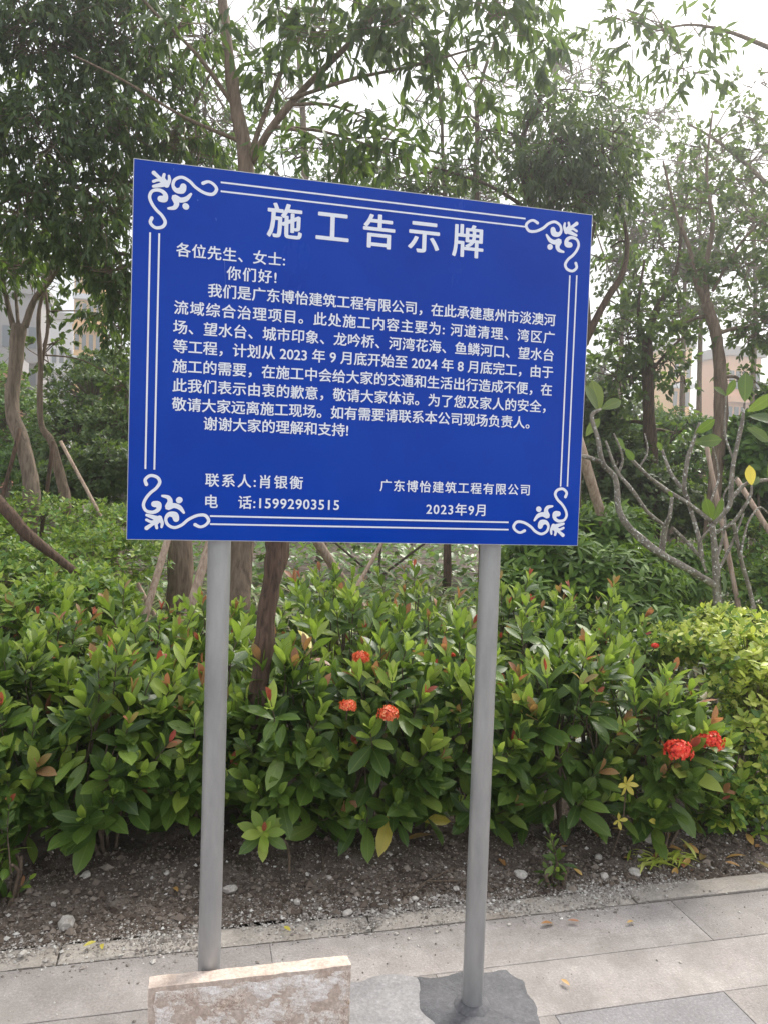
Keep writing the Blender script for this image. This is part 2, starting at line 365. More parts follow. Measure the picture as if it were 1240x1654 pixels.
# pavement
pv = MB(); pv.add([(-6, -5, -.007), (9, -5, -.007), (9, .452, -.007), (-6, .452, -.007)], [(0, 1, 2, 3)])
pave = tag(pv.build('pavement', M['joint']), kind='structure')
def slab_mesh(a, b, z0, z1, ch, name, mt, jit=.0):
    """box with a chamfered, slightly chipped top edge"""
    (x0, y0), (x1, y1) = a, b; mb = MB(); nseg = max(2, int((x1-x0)/.08)); ring = []
    def edge(p, q, n): return [(p[0]+(q[0]-p[0])*i/n, p[1]+(q[1]-p[1])*i/n) for i in range(n)]
    ny = max(2, int((y1-y0)/.08))
    out = edge((x0, y0), (x1, y0), nseg)+edge((x1, y0), (x1, y1), ny)+edge((x1, y1), (x0, y1), nseg)+edge((x0, y1), (x0, y0), ny)
    k = len(out); cx, cy = (x0+x1)/2, (y0+y1)/2; vs = []
    for (x, y) in out: vs.append((x, y, z0))
    for (x, y) in out: vs.append((x, y, z1-ch*random.uniform(.6, 1.3)))
    for (x, y) in out:
        c = ch*random.uniform(.7, 1.6+jit)
        vs.append((x+(c if x < x0+1e-6 else -c if x > x1-1e-6 else 0), y+(c if y < y0+1e-6 else -c if y > y1-1e-6 else 0), z1))
    fs = [(i, (i+1) % k, k+(i+1) % k, k+i) for i in range(k)]+[(k+i, k+(i+1) % k, 2*k+(i+1) % k, 2*k+i) for i in range(k)]+[tuple(2*k+i for i in range(k))]
    mb.add(vs, fs); return mb
rows = [.448, .204, -.03, -.27, -.51, -.76, -1.0, -1.25, -1.5]
for r in range(len(rows)-1):
    x = [-3.93, -3.45, -3.44, -3.7, -3.2, -3.9, -3.3, -3.6][r]
    while x < 5.2:
        w = 1.45; dark = False
        if r == 2: w = .55 if 1.0 < x < 1.3 else 1.55; dark = w < 1
        if r == 2 and x < 0 and x+w > .3: w = 1.18-x
        mb = slab_mesh((x+.0008, rows[r+1]+.001), (x+w-.0008, rows[r]-.001), -.03, random.uniform(-.0007, .0007), .0014, 'paving_slab', None)
        mb.build('paving_slab', M['paver_dark'] if dark else M['paver'], pave)
        x += w
# kerb
kb = MB(); kb.box((-6, .456, -.05), (9, .556, -.012)); kerb = tag(kb.build('kerb', M['joint']), kind='structure')
x = -3.16; k = 0
while x < 5.2:
    w = .98
    mb = slab_mesh((x+.003, .457), (x+w-.003, .557), -.05, .003 if x < 1.5 else .008, .006, 'kerb_stone', None, 3.5)
    mb.build('kerb_stone', M['kerb'], kerb); x += w
# cement patches
def patch(name, pts, z, mt, label, hole=None):
    mb = MB(); ring = []
    n = len(pts)
    for i in range(n):
        p, q = Vector(pts[i]), Vector(pts[(i+1) % n])
        for j in range(8):
            a = p.lerp(q, j/8); a += Vector((noise.noise(Vector((a.x*14, a.y*14, 1))), noise.noise(Vector((a.x*14, a.y*14, 9)))))*.03+Vector((random.uniform(-1, 1), random.uniform(-1, 1)))*.003; ring.append(a)
    c = sum(ring, Vector((0, 0)))/len(ring); k = len(ring)
    vs = [(p.x, p.y, 0.0005) for p in ring]+[(c.x+(p.x-c.x)*.95, c.y+(p.y-c.y)*.95, z+random.uniform(-.001, .001)) for p in ring]+[(c.x+(p.x-c.x)*.5, c.y+(p.y-c.y)*.5, z+random.uniform(-.002, .002)) for p in ring]+[(c.x, c.y, z+.001)]
    fs = [(i, (i+1) % k, k+(i+1) % k, k+i) for i in range(k)]+[(k+i, k+(i+1) % k, 2*k+(i+1) % k, 2*k+i) for i in range(k)]+[(2*k+i, 2*k+(i+1) % k, 3*k) for i in range(k)]
    mb.add(vs, fs); o = mb.build(name, mt, smooth=True); return tag(o, kind='structure')
g = lambda x, y: tuple(PG(x, y)[:2])
patch('cement_patch', [g(668, 1584), g(740, 1572), g(822, 1566), g(846, 1600), g(874, 1640), g(880, 1690), g(700, 1720), g(690, 1650)], .006, M['cement'], '')
patch('cement_patch', [g(500, 1596), g(640, 1572), g(672, 1586), g(700, 1654), (.78, -.16), (.05, -.12), (.03, .1)], .0045, M['cement_l'], '')

# grit, pebbles
def rocks(name, spots, mt, sq=.7):
    base = np.array([(1,0,0),(-1,0,0),(0,1,0),(0,-1,0),(0,0,1),(0,0,-1)], float)
    F = [(0,2,4),(2,1,4),(1,3,4),(3,0,4),(2,0,5),(1,2,5),(3,1,5),(0,3,5)]
    mb_v = []; mb_f = []
    for i, (x, y, z, s) in enumerate(spots):
        v = base*RNG.uniform(.55, 1.25, (6, 3)); a = RNG.uniform(0, 6.28); c, s_ = math.cos(a), math.sin(a)
        v = v@np.array([[c, s_, 0], [-s_, c, 0], [0, 0, sq]]) * s + (x, y, z+s*.25)
        mb_v.append(v); mb_f += [tuple(j+6*i for j in f) for f in F]
    me = bpy.data.meshes.new(name); me.from_pydata(np.concatenate(mb_v).tolist(), [], mb_f); me.materials.append(mt)
    return tag(link(name, me), kind='stuff')
sp = []
for i in range(9000):
    x = random.uniform(-1.2, 3.2); y = .56+abs(random.gauss(0, .35)); s = min(.012, .0016*math.exp(abs(random.gauss(0, .75))))
    sp.append((x, y, soilh(x, y), s))
tag(rocks('pebbles', sp, M['pebble']), 'small brown and grey pebbles strewn over the soil bed')
sp = []
for i in range(22000):
    x = random.uniform(-1.2, 3.2); y = random.gauss(.545, .05) if random.random() < .975 else random.uniform(.1, .45)
    if x > 1.75 and y < .56 and random.random() < .5: continue
    if noise.noise(Vector((x*3, y*5, 8))) < random.uniform(-.5, .25): continue
    z = soilh(x, y) if y > .56 else (.003+(.005 if x > 1.74 else 0) if y > .457 else 0)
    sp.append((x, y, z, min(.009, .0019*math.exp(abs(random.gauss(0, .6))))))
for i in range(9000):
    x = random.uniform(.55, 1.8) if i % 3 else random.uniform(-.6, .2); y = random.gauss(.53, .045)
    if noise.noise(Vector((x*4, y*9, 4))) < random.uniform(-.2, .3): continue
    z = soilh(x, y) if y > .56 else (.003 if y > .457 else 0); sp.append((x, y, z, min(.012, .0026*math.exp(abs(random.gauss(0, .55))))))
tag(rocks('grit', sp, M['grit']), 'pale grit spilled along the kerb stones')
# clods: rough lumps of earth
sp = []
for i in range(26000):
    x = random.uniform(-1.1, 3.0); y = .57+abs(random.gauss(0, .3)); sp.append((x, y, soilh(x, y)-.001, min(.022, .0028*math.exp(abs(random.gauss(0, .65))))))
tag(rocks('soil_clods', sp, M['clod']), 'dark clods of earth on the soil bed')

# loose stones: things
def stone(px, py, s, label, mt='stone', group=None):
    p = PG(px, py, .02); z = soilh(p.x, p.y) if p.y > .557 else (.012 if p.y > .455 else 0)
    import bmesh
    bm = bmesh.new(); bmesh.ops.create_icosphere(bm, subdivisions=2, radius=1)
    sd_ = Vector((px*.37, py*.11, 0))
    ax = Vector((random.uniform(.85, 1.2), random.uniform(.7, 1), random.uniform(.55, .8)))
    for v in bm.verts:
        q = v.co.copy(); k = 1+.32*noise.noise(q*1.3+sd_)+.12*noise.noise(q*4+sd_)
        v.co = Vector((q.x*ax.x, q.y*ax.y, q.z*ax.z))*k*s
    me = bpy.data.meshes.new('stone'); bm.to_mesh(me); bm.free(); me.materials.append(M[mt])
    o = link('stone', me, None, (p.x, p.y, z+s*.35)); o.rotation_euler.z = random.uniform(0, 6)
    return tag(o, label, 'stone', group)
stone(108, 1490, .030, 'largest grey lump of rubble on the soil left of the left post')
stone(38, 1538, .013, 'white pebble on the kerb edge at the far left')
stone(140, 1424, .020, 'rounded grey stone half sunk under the left of the hedge', 'stone')
stone(87, 1463, .012, 'small grey stone just above the large rubble lump')
stone(270, 1420, .012, 'pale stone between the rubble lump and the left post, near the hedge foot')
stone(298, 1456, .008, 'yellowish pebble just left of the left post')
stone(372, 1440, .022, 'dark grey stone right behind the left post')
stone(532, 1420, .011, 'buff pebble on bare soil in the middle between the posts')
stone(480, 1456, .014, 'flat pale stone on soil right of the left post')
stone(562, 1468, .018, 'white angular stone on soil midway between the posts')
stone(670, 1446, .014, 'grey pointed stone on soil left of the right post')
stone(736, 1436, .012, 'white pebble close beside the right post')
stone(707, 1443, .008, 'tiny round pebble between the grey pointed stone and the right post')
stone(1046, 1362, .040, 'largest tan stone under the hedge beneath the forked stems')
stone(1024, 1408, .024, 'square grey stone in front of the large tan stone, near the kerb')
stone(975, 1412, .018, 'brownish flat stone left of the square grey stone')
stone(840, 1408, .026, 'pinkish stone at the soil edge right of the right post')
stone(965, 1385, .018, 'grey stone half buried under dry leaves below the hedge')
stone(628, 1386, .012, 'grey pebble on the soil under the hedge left of the long dry leaf')
stone(1098, 1545, .005, 'white chip lying alone on the open pavement at right')
for (a, c) in ((640, 1500), (660, 1508), (705, 1497), (1222-400, 1485)):
    stone(a, c, .007, 'small chip in the gap along the kerb between the posts', 'stone', 'chips in the kerb gap')

# fallen leaves: things
DRY = leaf_meshes([T_IX[0], T_IX[1], T_IX[3]], [M['dry_leaf'], M['leaf_pale'], M['leaf_bronze']], 'fallen_leaf')
def fallen(px, py, L, ang, label, mi=0, ti=0, tilt=.1, group=None):
    p = PG(px, py, .03); z = soilh(p.x, p.y) if p.y > .557 else (.012 if p.y > .455 else .001)
    o = link('fallen_leaf', DRY[(ti, mi)], None, (p.x, p.y, z+.006+.12*L)); o.scale = (L, L, L)
    o.rotation_euler = (tilt, random.uniform(-.2, .2), ang); return tag(o, label, 'leaf', group)
fallen(652, 1368, .13, R(-75), 'long tan fallen leaf lying on the soil between the posts')
fallen(288, 1440, .045, R(20), 'orange scrap of leaf left of the left post', 0, 1)
fallen(135, 1525, .040, R(-60), 'yellow leaf scrap on the kerb edge below the rubble lump', 1)
fallen(166, 1530, .038, R(10), 'yellow leaf scrap just right of the other yellow scrap at the left kerb', 1, 1)
fallen(470, 1500, .035, R(30), 'ochre leaf scrap on grit at the kerb right of the left post', 1)
fallen(873, 1484, .05, R(-80), 'brown curled leaf on the pavement right of the right post', 0, 2)
fallen(916, 1478, .04, R(-110), 'reddish brown leaf scrap near the kerb right of the brown curled leaf', 2)
fallen(1012, 1482, .035, R(-70), 'dark brown leaf scrap in front of the raised kerb stone', 0, 1)
fallen(920, 1582, .035, R(20), 'orange brown leaf scrap lying on the open pavement', 0)
fallen(1102, 1375, .08, R(40), 'orange dry leaf under the forked stems at right', 0, 1)
fallen(1130, 1385, .07, R(-50), 'rust coloured dry leaf right of the orange dry leaf', 2)
fallen(1205, 1380, .08, R(70), 'brown dry leaf under the golden shrub at far right', 0, 2)
fallen(815, 1395, .06, R(0), 'rust leaf leaning beside the foot of the right post', 0)
for i in range(26):
    fallen(random.uniform(880, 1240), random.uniform(1335, 1400), random.uniform(.04, .08), random.uniform(0, 6), 'brown dry leaf among the litter under the right end of the hedge', random.choice((0, 0, 2)), random.choice((0, 1, 2)), random.uniform(-.3, .4), 'leaf litter under the hedge')
# dry twigs on soil
for (pts, lb) in (([(650, 1440), (690, 1415), (735, 1398)], 'thin dry twig lying on soil left of the right post'), ([(690, 1415), (740, 1416)], 'short dry twig crossing the longer one by the right post'), ([(520, 1372), (524, 1405)], 'short upright dry twig under the middle of the hedge')):
    P_ = [PG(a, c, .045) for a, c in pts]; mb = MB()
    pp, rr_ = spline([(p.x, p.y, soilh(p.x, p.y)+.012) for p in P_], [.003]*len(P_), 4); mb.tube(pp, rr_, 5)
    tag(mb.build('twig', M['twig'], origin=tuple(pp[0])), lb, 'twig')

# ================================================================== NOTICE BOARD
BW, BH, BZ = 1.2, .9113, 1.3338
nb = empty('notice_board', (BW/2, 0, 0), 'large blue notice board with white Chinese lettering on two steel posts', 'sign')
mb = MB(); mb.box((0, .0005, BZ), (BW, .012, BZ+BH)); pan = mb.build('panel', M['blue'], nb)
mb = MB()
for a, c in (((-.0015, .0002, BZ-.0015), (0, .013, BZ+BH+.0015)), ((BW, .0002, BZ-.0015), (BW+.0015, .013, BZ+BH+.0015)), ((0, .0002, BZ-.0015), (BW, .013, BZ)), ((0, .0002, BZ+BH), (BW, .013, BZ+BH+.0015))): mb.box(a, c)
mb.build('edge_trim', M['alu'], pan)
mb = MB()
for z in (BZ+.12, BZ+BH-.15): mb.box((.03, .0125, z), (BW-.03, .0145, z+.03))
mb.build('back_rail', M['steel'], pan)
for xp in (.2224, .9591):
    mb = MB(); mb.tube([(xp, .044, -.03)]+[(xp, .044, z) for z in np.linspace(0, BZ+BH-.06, 12)], .0292, 32)
    po = mb.build('post', M['steel'], nb, smooth=True)
    md = po.modifiers.new('edges', 'EDGE_SPLIT'); md.split_angle = R(50)
# cement collar round right post
mb = MB(); vs = []
for k_, (rr_, z) in enumerate(((.052, .0065), (.043, .014), (.0296, .02))):
    for j in range(20):
        a = 2*math.pi*j/20; q = rr_*(1+(.18*noise.noise(Vector((j*.9, k_, 0))) if k_ < 2 else 0)); vs.append((.9591+q*math.cos(a), .044+q*math.sin(a), z))
mb.add(vs, [(k_*20+j, k_*20+(j+1) % 20, (k_+1)*20+(j+1) % 20, (k_+1)*20+j) for k_ in range(2) for j in range(20)])
mb.build('cement_collar', M['cement'], nb, smooth=True)

def text_mesh(body, size, sc, off, align='LEFT'):
    cu = bpy.data.curves.new('lettering', 'FONT'); cu.body = body; cu.size = size; cu.space_character = sc; cu.offset = off; cu.resolution_u = 3
    ob = bpy.data.objects.new('tmp', cu); COL.objects.link(ob)
    dg = bpy.context.evaluated_depsgraph_get(); dg.update()
    me = bpy.data.meshes.new_from_object(ob.evaluated_get(dg)); bpy.data.objects.remove(ob); bpy.data.curves.remove(cu)
    v = np.zeros(len(me.vertices)*3, 'f'); me.vertices.foreach_get('co', v); v = v.reshape(-1, 3)
    return me, v
ref, rvv = text_mesh('国', 1, 1, 0); REFH = rvv[:, 1].max()-rvv[:, 1].min(); REFB = (rvv[:, 1].max()+rvv[:, 1].min())/2
def line(body, pl, pr, h, bold=.017, name='text_line'):
    a, c = PY(*pl, 0), PY(*pr, 0); z = (a.z+c.z)/2; wid = c.x-a.x; size = h/REFH
    w = []
    for sc in (1, 1.3):
        me, v = text_mesh(body, size, sc, 0); w.append(v[:, 0].max()-v[:, 0].min()); bpy.data.meshes.remove(me)
    sc = 1+.3*(wid-w[0])/(w[1]-w[0])
    me, v = text_mesh(body, size, sc, 0)
    x0 = v[:, 0].min(); ox = (v[:, 0].max()-x0)
    v2 = np.stack([a.x+(v[:, 0]-x0)*wid/ox - BW/2, np.full(len(v), -.0006), z+(v[:, 1]-REFB*size)], 1)
    fc = [tuple(p.vertices) for p in me.polygons]; bpy.data.meshes.remove(me); nv = len(v2); e = bold*size
    sh = [(e, 0), (-e, 0), (0, e*.7), (0, -e*.7), (e*.7, e*.5), (-e*.7, -e*.5), (e*.7, -e*.5), (-e*.7, e*.5)]
    V = np.concatenate([v2+np.array([dx, -.00003*k, dz]) for k, (dx, dz) in enumerate(sh)])
    me = bpy.data.meshes.new(name); me.from_pydata(V.tolist(), [], [tuple(i+nv*k for i in f) for k in range(len(sh)) for f in fc])
    me.materials.append(M['white']); me.update()
    o = link(name, me, pan); return o
line('施工告示牌', (433, 357.5), (779, 391.5), .079, .022, 'title_lettering')
for b_, l_, r_, h_ in (
 ('各位先生、女士:', (285.5, 403), (460.6, 420.6), .0312), ('你们好!', (366.8, 441.6), (446.8, 448), .0312),
 ('我们是广东博怡建筑工程有限公司，在此承建惠州市淡澳河', (336.8, 469), (896, 517.7), .0312),
 ('流域综合治理项目。此处施工内容主要为: 河道清理、湾区广', (282, 498), (894.5, 545), .0312),
 ('场、望水台、城市印象、龙吟桥、河湾花海、鱼鳞河口、望水台', (280.6, 528.5), (893, 574), .0312),
 ('等工程，计划从 2023 年 9 月底开始至 2024 年 8 月底完工，由于', (280.6, 559), (892, 602), .0312),
 ('施工的需要，在施工中会给大家的交通和生活出行造成不便，在', (279.7, 590), (890, 631), .0312),
 ('此我们表示由衷的歉意，敬请大家体谅。为了您及家人的安全，', (279.7, 621), (880, 658.4), .0312),
 ('敬请大家远离施工现场。如有需要请联系本公司现场负责人。', (278.4, 652), (854, 684), .0312),
 ('谢谢大家的理解和支持!', (329.7, 684), (562.3, 695.5), .0312),
 ('联系人:肖银衡', (332.3, 775.5), (489.4, 780.3), .0312), ('电    话:15992903515', (332.3, 811), (547.7, 814.8), .0312),
 ('广东博怡建筑工程有限公司', (613.9, 784), (854.2, 792), .0285), ('2023年9月', (688, 822), (782.6, 824.5), .0305)):
    line(b_, l_, r_, h_)
def bline(p, q, w=.0042):
    a, c = PY(*p, 0), PY(*q, 0); mb = MB(); a.y = c.y = -.0006
    if abs(a.x-c.x) > abs(a.z-c.z): a.z = c.z = (a.z+c.z)/2; n_ = Vector((0, 0, w/2))
    else: a.x = c.x = (a.x+c.x)/2; n_ = Vector((-w/2, 0, 0))
    mb.add([a-n_, c-n_, c+n_, a+n_], [(0, 1, 2, 3)]); mb.build('border_line', M['white'], pan)
for p, q in (((357, 294.8), (847.7, 353)), ((357, 308.7), (847, 366.5)), ((244, 375.5), (234.5, 757.4)), ((258.7, 377), (249, 758.4)),
             ((932.6, 445), (913.2, 785.8)), ((921, 445), (902.6, 785.8)), ((339.7, 832.6), (820.3, 844.5)), ((339.7, 846), (820.3, 856))): bline(p, q)
A = lambda x, y: PY(200+x/3.1, 240+y/3.1, 0)
def orn(fx, fz):
    mb = MB(); k_ = [0]
    def stroke(pts, ws):
        pts = [A(*p) for p in pts]; pp, rr_ = spline(pts, [w/3.1/1242*2.2 for w in ws], 6); vs = []
        for i, p in enumerate(pp):
            t_ = (pp[min(i+1, len(pp)-1)]-pp[max(i-1, 0)]); t_.y = 0; t_.normalize(); n_ = Vector((-t_.z, 0, t_.x))*rr_[i]*.5
            vs += [p-n_, p+n_]
        y_ = -.0006-.00009*k_[0]; k_[0] += 1
        def e(p):
            x_, z_ = p.x, p.z
            if fx: x_ = BW-x_
            if fz: z_ = 2*BZ+BH-z_
            return (x_, y_, z_)
        ev = [e(p) for p in vs]; ev = [(q_[0], q_[1]-.000001*(i_//2), q_[2]) for i_, q_ in enumerate(ev)]
        mb.add(ev, [(2*i, 2*i+2, 2*i+3, 2*i+1) for i in range(len(pp)-1)])
        y_ -= .00005
        for c_, rr2 in ((pp[0], rr_[0]), (pp[-1], rr_[-1])):
            y_ -= .00001
            mb.add([e(c_+Vector((math.cos(a_*.5236), 0, math.sin(a_*.5236)))*rr2*.5) for a_ in range(12)], [tuple(range(12))])
    stroke([(398, 174), (425, 166), (452, 180), (466, 205), (446, 229), (405, 222), (362, 195), (330, 163), (292, 144), (258, 156), (248, 185), (264, 209), (292, 209), (300, 190)], [15, 12, 12, 14, 14, 13, 13, 13, 13, 13, 13, 20, 30, 26])
    stroke([(142, 348), (135, 372), (160, 396), (195, 392), (209, 368), (192, 335), (165, 308), (142, 275), (131, 240), (146, 212), (182, 209), (208, 228), (206, 252), (186, 252)], [15, 13, 13, 14, 14, 13, 13, 13, 13, 13, 15, 18, 28, 26])
    stroke([(225, 300), (255, 296), (266, 275), (255, 245), (285, 258), (315, 252), (338, 228)], [10, 18, 22, 24, 22, 20, 10])
    stroke([(311, 289), (313, 291)], [27, 27])
    stroke([(152, 122), (178, 145), (208, 172)], [18, 14, 20]); stroke([(204, 130), (200, 150), (212, 172)], [12, 14, 22])
    stroke([(150, 165), (178, 158), (208, 172)], [12, 12, 20]); stroke([(150, 190), (182, 184), (212, 176)], [12, 18, 26]); stroke([(228, 138), (230, 160), (216, 184)], [10, 14, 22])
    mb.build('corner_ornament', M['white'], pan)
for fx in (0, 1):
    for fz in (0, 1): orn(fx, fz)

for pts_, w_ in (([(505, 560), (510, 690)], .0011), ([(460, 347), (464, 362)], .002), ([(368, 255), (372, 263)], .003), ([(250, 98), (252, 112)], .0012)):
    mb = MB(); a, c = A(*pts_[0]), A(*pts_[1]); mb.add([(a.x, -.0004, a.z), (a.x+w_, -.0004, a.z), (c.x+w_*.4, -.0004, c.z), (c.x, -.0004, c.z)], [(0, 1, 2, 3)]); mb.build('scratch', M['scratch'], pan)
# stone slab leaning at the left post
Yb = .008; zt = PY(341, 1567, Yb).z; xl = PY(243, 1600, -.04).x; xr = PY(567, 1560, -.04).x; th = .052
sb = empty('stone_slab', ((xl+xr)/2, -.02, 0), 'rough pink and orange stone slab standing on edge against the left post', 'stone slab')
import bmesh
def rough_box(a, b, n, amp, fr):
    bm = bmesh.new(); bmesh.ops.create_cube(bm, size=1)
    bmesh.ops.subdivide_edges(bm, edges=bm.edges[:], cuts=n, use_grid_fill=True)
    for v in bm.verts:
        p = Vector([a[i]+(v.co[i]+.5)*(b[i]-a[i]) for i in range(3)])
        q = noise.noise_vector(p*fr)*amp; v.co = p+q+noise.noise_vector(p*fr*4)*amp*.35
    return bm
bm = rough_box((xl+.012, Yb-th+.0045, .0), (xr-.004, Yb-.012, zt-.012), 34, .006, 30)
me = bpy.data.meshes.new('slab_face'); pw = sb.location
for v in bm.verts: v.co -= pw
bm.to_mesh(me); bm.free(); me.materials.append(M['pink']); link('slab_face', me, sb)
bm = rough_box((xl-.004, Yb-th+.006, .0), (xr+.001, Yb, zt), 20, .003, 20)
me = bpy.data.meshes.new('slab_back')
for v in bm.verts: v.co -= pw
bm.to_mesh(me); bm.free(); me.materials.append(M['rim']); link('slab_back', me, sb)

# ================================================================== IXORA HEDGE
IXM = [M['leaf'], M['leaf_light'], M['leaf_bronze'], M['leaf_red'], M['leaf_pale']]
IXL = leaf_meshes(T_IX, IXM, 'leaf')
def flower_mesh(r, seed, pal):
    rg = random.Random(seed); L = Leaves()
    for i in range(170):
        z = rg.uniform(-.5, 1); a = rg.uniform(0, 6.28); q = math.sqrt(max(0, 1-z*z))
        d = Vector((q*math.cos(a), q*math.sin(a), z*.68)); c = d*r*rg.uniform(.66, 1.16); dn = d.normalized()
        ax = dn.cross(rv()).normalized(); ay = dn.cross(ax)
        for k in range(4):
            th = k*math.pi/2; dd = ax*math.cos(th)+ay*math.sin(th)+dn*.35
            L.add(c, dd, dn, r*rg.uniform(.17, .27), 0, 0)
    return L
def flower(parent, p, r, pal='petal', seed=0):
    e = link('flower_head', None, parent)
    mb = MB()
    q = Vector(p)
    bpy.data.objects.remove(e); pw_ = parent_world(parent)
    bm_ = MB(); bm_.tube([q-Vector((0, 0, r*.5)), q-Vector((0, 0, r*.25)), q+Vector((0, 0, r*.25)), q+Vector((0, 0, r*.5))], [r*.25, r*.6, r*.6, r*.25], 10)
    core = bm_.build('flower_heart', M['flower_heart'], None, origin=pw_); core.location = (0, 0, 0)
    bm_ = MB(); bm_.tube([q+Vector((r*.3, r*2.2, -r*2.4)), q+Vector((0, r*.5, -r*1.1)), q-Vector((0, 0, r*.3))], [.003, .0025, .003], 6)
    stk = bm_.build('flower_stalk', M['twig'], None, origin=pw_); stk.location = (0, 0, 0)
    L = flower_mesh(r, seed, pal); L.p = [tuple(Vector(a)+q) for a in L.p]
    fo = L.bake('flower_head', [T_PET], [M[pal]], parent, kind=None)
    core.parent = fo; stk.parent = fo
    return fo
def ixora(cx, cy, rx, ry, z0, z1, ntip, nind, label, L0=.115, group='red ixora shrubs of the hedge', cat='shrub', name='ixora_shrub', light=.48, flowers=(), extra=()):
    bz = soilh(cx, cy)-.01
    root = empty(name, (cx, cy, bz), label, cat, group)
    L = Leaves(); tips = []
    g_ = random.Random(int(cx*1000)+int(cy*77))
    for i in range(ntip):
        # tips through the outer shell of the crown, more at the top and on the near side
        for _ in range(50):
            a = g_.uniform(0, 2*math.pi); cz = g_.uniform(-.55, 1); q = math.sqrt(1-cz*cz)
            k = g_.uniform(.70, 1.02)
            x, y, z = cx+rx*q*math.cos(a)*k*1.08, cy+ry*q*math.sin(a)*k, z0+(z1-z0)*(.42+.56*cz*k)
            if math.sin(a) < .45 or cz > .3 or g_.random() < .3: break
        z += g_.gauss(0, .03)+max(0, g_.gauss(0, .055))*(cz > .2)
        d = Vector((q*math.cos(a)*.75, q*math.sin(a)*.75-.12, .8+.5*cz)).normalized()
        tips.append((Vector((x, y, z)), d, cz))
    for e in extra: tips.append((Vector(e), Vector((0, -.25, 1)).normalized(), .9))
    # stems
    nst = 5; bases = []
    for k in range(nst):
        a = k*2*math.pi/nst+g_.uniform(-.4, .4); bases.append((Vector((cx+.035*math.cos(a), cy+.03*math.sin(a), bz)), Vector((cx+rx*.5*math.cos(a), cy+ry*.5*math.sin(a), z0+(z1-z0)*.40))))
    mbs = [MB() for _ in range(nst)]
    for k, (b_, f_) in enumerate(bases):
        mid = b_.lerp(f_, .5)+Vector((g_.uniform(-.03, .03), g_.uniform(-.03, .03), .03)); pp, rr_ = spline([b_, mid, f_], [.008, .0065, .005], 4); mbs[k].tube(pp, rr_, 6)
    for (p, d, cz) in tips:
        k = min(range(nst), key=lambda i: (bases[i][1]-p).length); f_ = bases[k][1]; s_ = f_.lerp(bases[k][0], g_.uniform(0, .4)); pre = p-d*.12
        pp, rr_ = spline([s_, s_.lerp(pre, .55)-Vector((0, 0, .01)), pre, p], [.004, .0032, .0026, .0014], 3); mbs[k].tube(pp, rr_, 4, cap=False)
    for k in range(nst): mbs[k].build('stem', M['twig'], root, smooth=True)
    for (p, d, cz) in tips:
        ax = d.cross(Vector((.3, .2, 1))).normalized() if abs(d.z) < .98 else Vector((1, 0, 0)); ay = d.cross(ax)
        th = g_.uniform(0, 6.28); nn = g_.choice((4, 5, 5, 6)); r_ = g_.random()
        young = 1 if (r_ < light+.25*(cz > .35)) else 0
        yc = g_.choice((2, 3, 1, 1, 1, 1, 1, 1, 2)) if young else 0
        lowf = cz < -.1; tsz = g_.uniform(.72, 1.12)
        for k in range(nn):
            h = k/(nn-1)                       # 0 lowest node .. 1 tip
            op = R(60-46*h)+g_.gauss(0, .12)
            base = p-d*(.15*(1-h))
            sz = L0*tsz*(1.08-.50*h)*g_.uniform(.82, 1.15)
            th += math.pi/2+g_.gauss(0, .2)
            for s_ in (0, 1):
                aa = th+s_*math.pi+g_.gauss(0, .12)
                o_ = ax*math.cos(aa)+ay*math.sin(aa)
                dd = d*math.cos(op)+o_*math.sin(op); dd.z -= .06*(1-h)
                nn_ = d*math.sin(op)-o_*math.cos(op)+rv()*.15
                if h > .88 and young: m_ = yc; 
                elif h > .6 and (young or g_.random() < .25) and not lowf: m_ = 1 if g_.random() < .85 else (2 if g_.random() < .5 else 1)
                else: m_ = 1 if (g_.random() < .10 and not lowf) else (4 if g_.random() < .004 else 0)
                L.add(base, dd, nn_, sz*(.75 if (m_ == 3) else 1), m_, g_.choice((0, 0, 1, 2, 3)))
    # the lower, inner leaves
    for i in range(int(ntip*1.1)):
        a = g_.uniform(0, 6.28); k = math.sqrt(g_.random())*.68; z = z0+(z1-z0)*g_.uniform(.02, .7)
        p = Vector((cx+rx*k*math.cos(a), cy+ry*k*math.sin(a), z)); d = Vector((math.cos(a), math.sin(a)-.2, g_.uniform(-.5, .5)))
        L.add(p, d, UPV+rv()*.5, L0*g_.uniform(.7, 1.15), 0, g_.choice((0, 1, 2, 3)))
    P = np.array(L.p); dist = np.linalg.norm(P-np.array(CAM), axis=1)/np.array(L.l); order = np.argsort(dist)
    L.singles('leaf', IXL, root, order[:nind].tolist())
    if len(order) > nind: L.bake('foliage', T_IX, IXM, root, order[nind:])
    for (p, r, pal) in flowers: flower(root, p, r, pal, int(r*1e5))
    return root
def w(px, py, Y): return PY(px, py, Y)
# front row: (px centre, Y, rx, ztop, label)
FR = [(-150, 1.25, .34, .80, 'ixora shrub beyond the left edge of the frame', ()),
 (35, 1.22, .32, .80, 'ixora shrub at the left edge with bronze shoot tips', ()),
 (180, 1.18, .31, .84, 'ixora shrub left of the left post, tallest tan tipped shoot above it', ()),
 (320, 1.28, .30, .82, 'ixora shrub directly behind the left post', ()),
 (465, 1.20, .29, .80, 'ixora shrub between the left post and the bark covered stake foot', ()),
 (610, 1.17, .31, .83, 'ixora shrub carrying two orange red flower heads midway between the posts', (((562, 1141, .80), .030, 'petal_o'), ((626, 1153, .76), .036, 'petal_o'))),
 (745, 1.14, .30, .82, 'ixora shrub directly behind the right post', ()),
 (895, 1.04, .31, .81, 'ixora shrub just right of the right post with red tips', ()),
 (1035, .97, .30, .76, 'ixora shrub bearing two large bright red flower heads at right', (((1095, 1212, .58), .049, 'petal'), ((1146, 1197, .60), .047, 'petal')))]
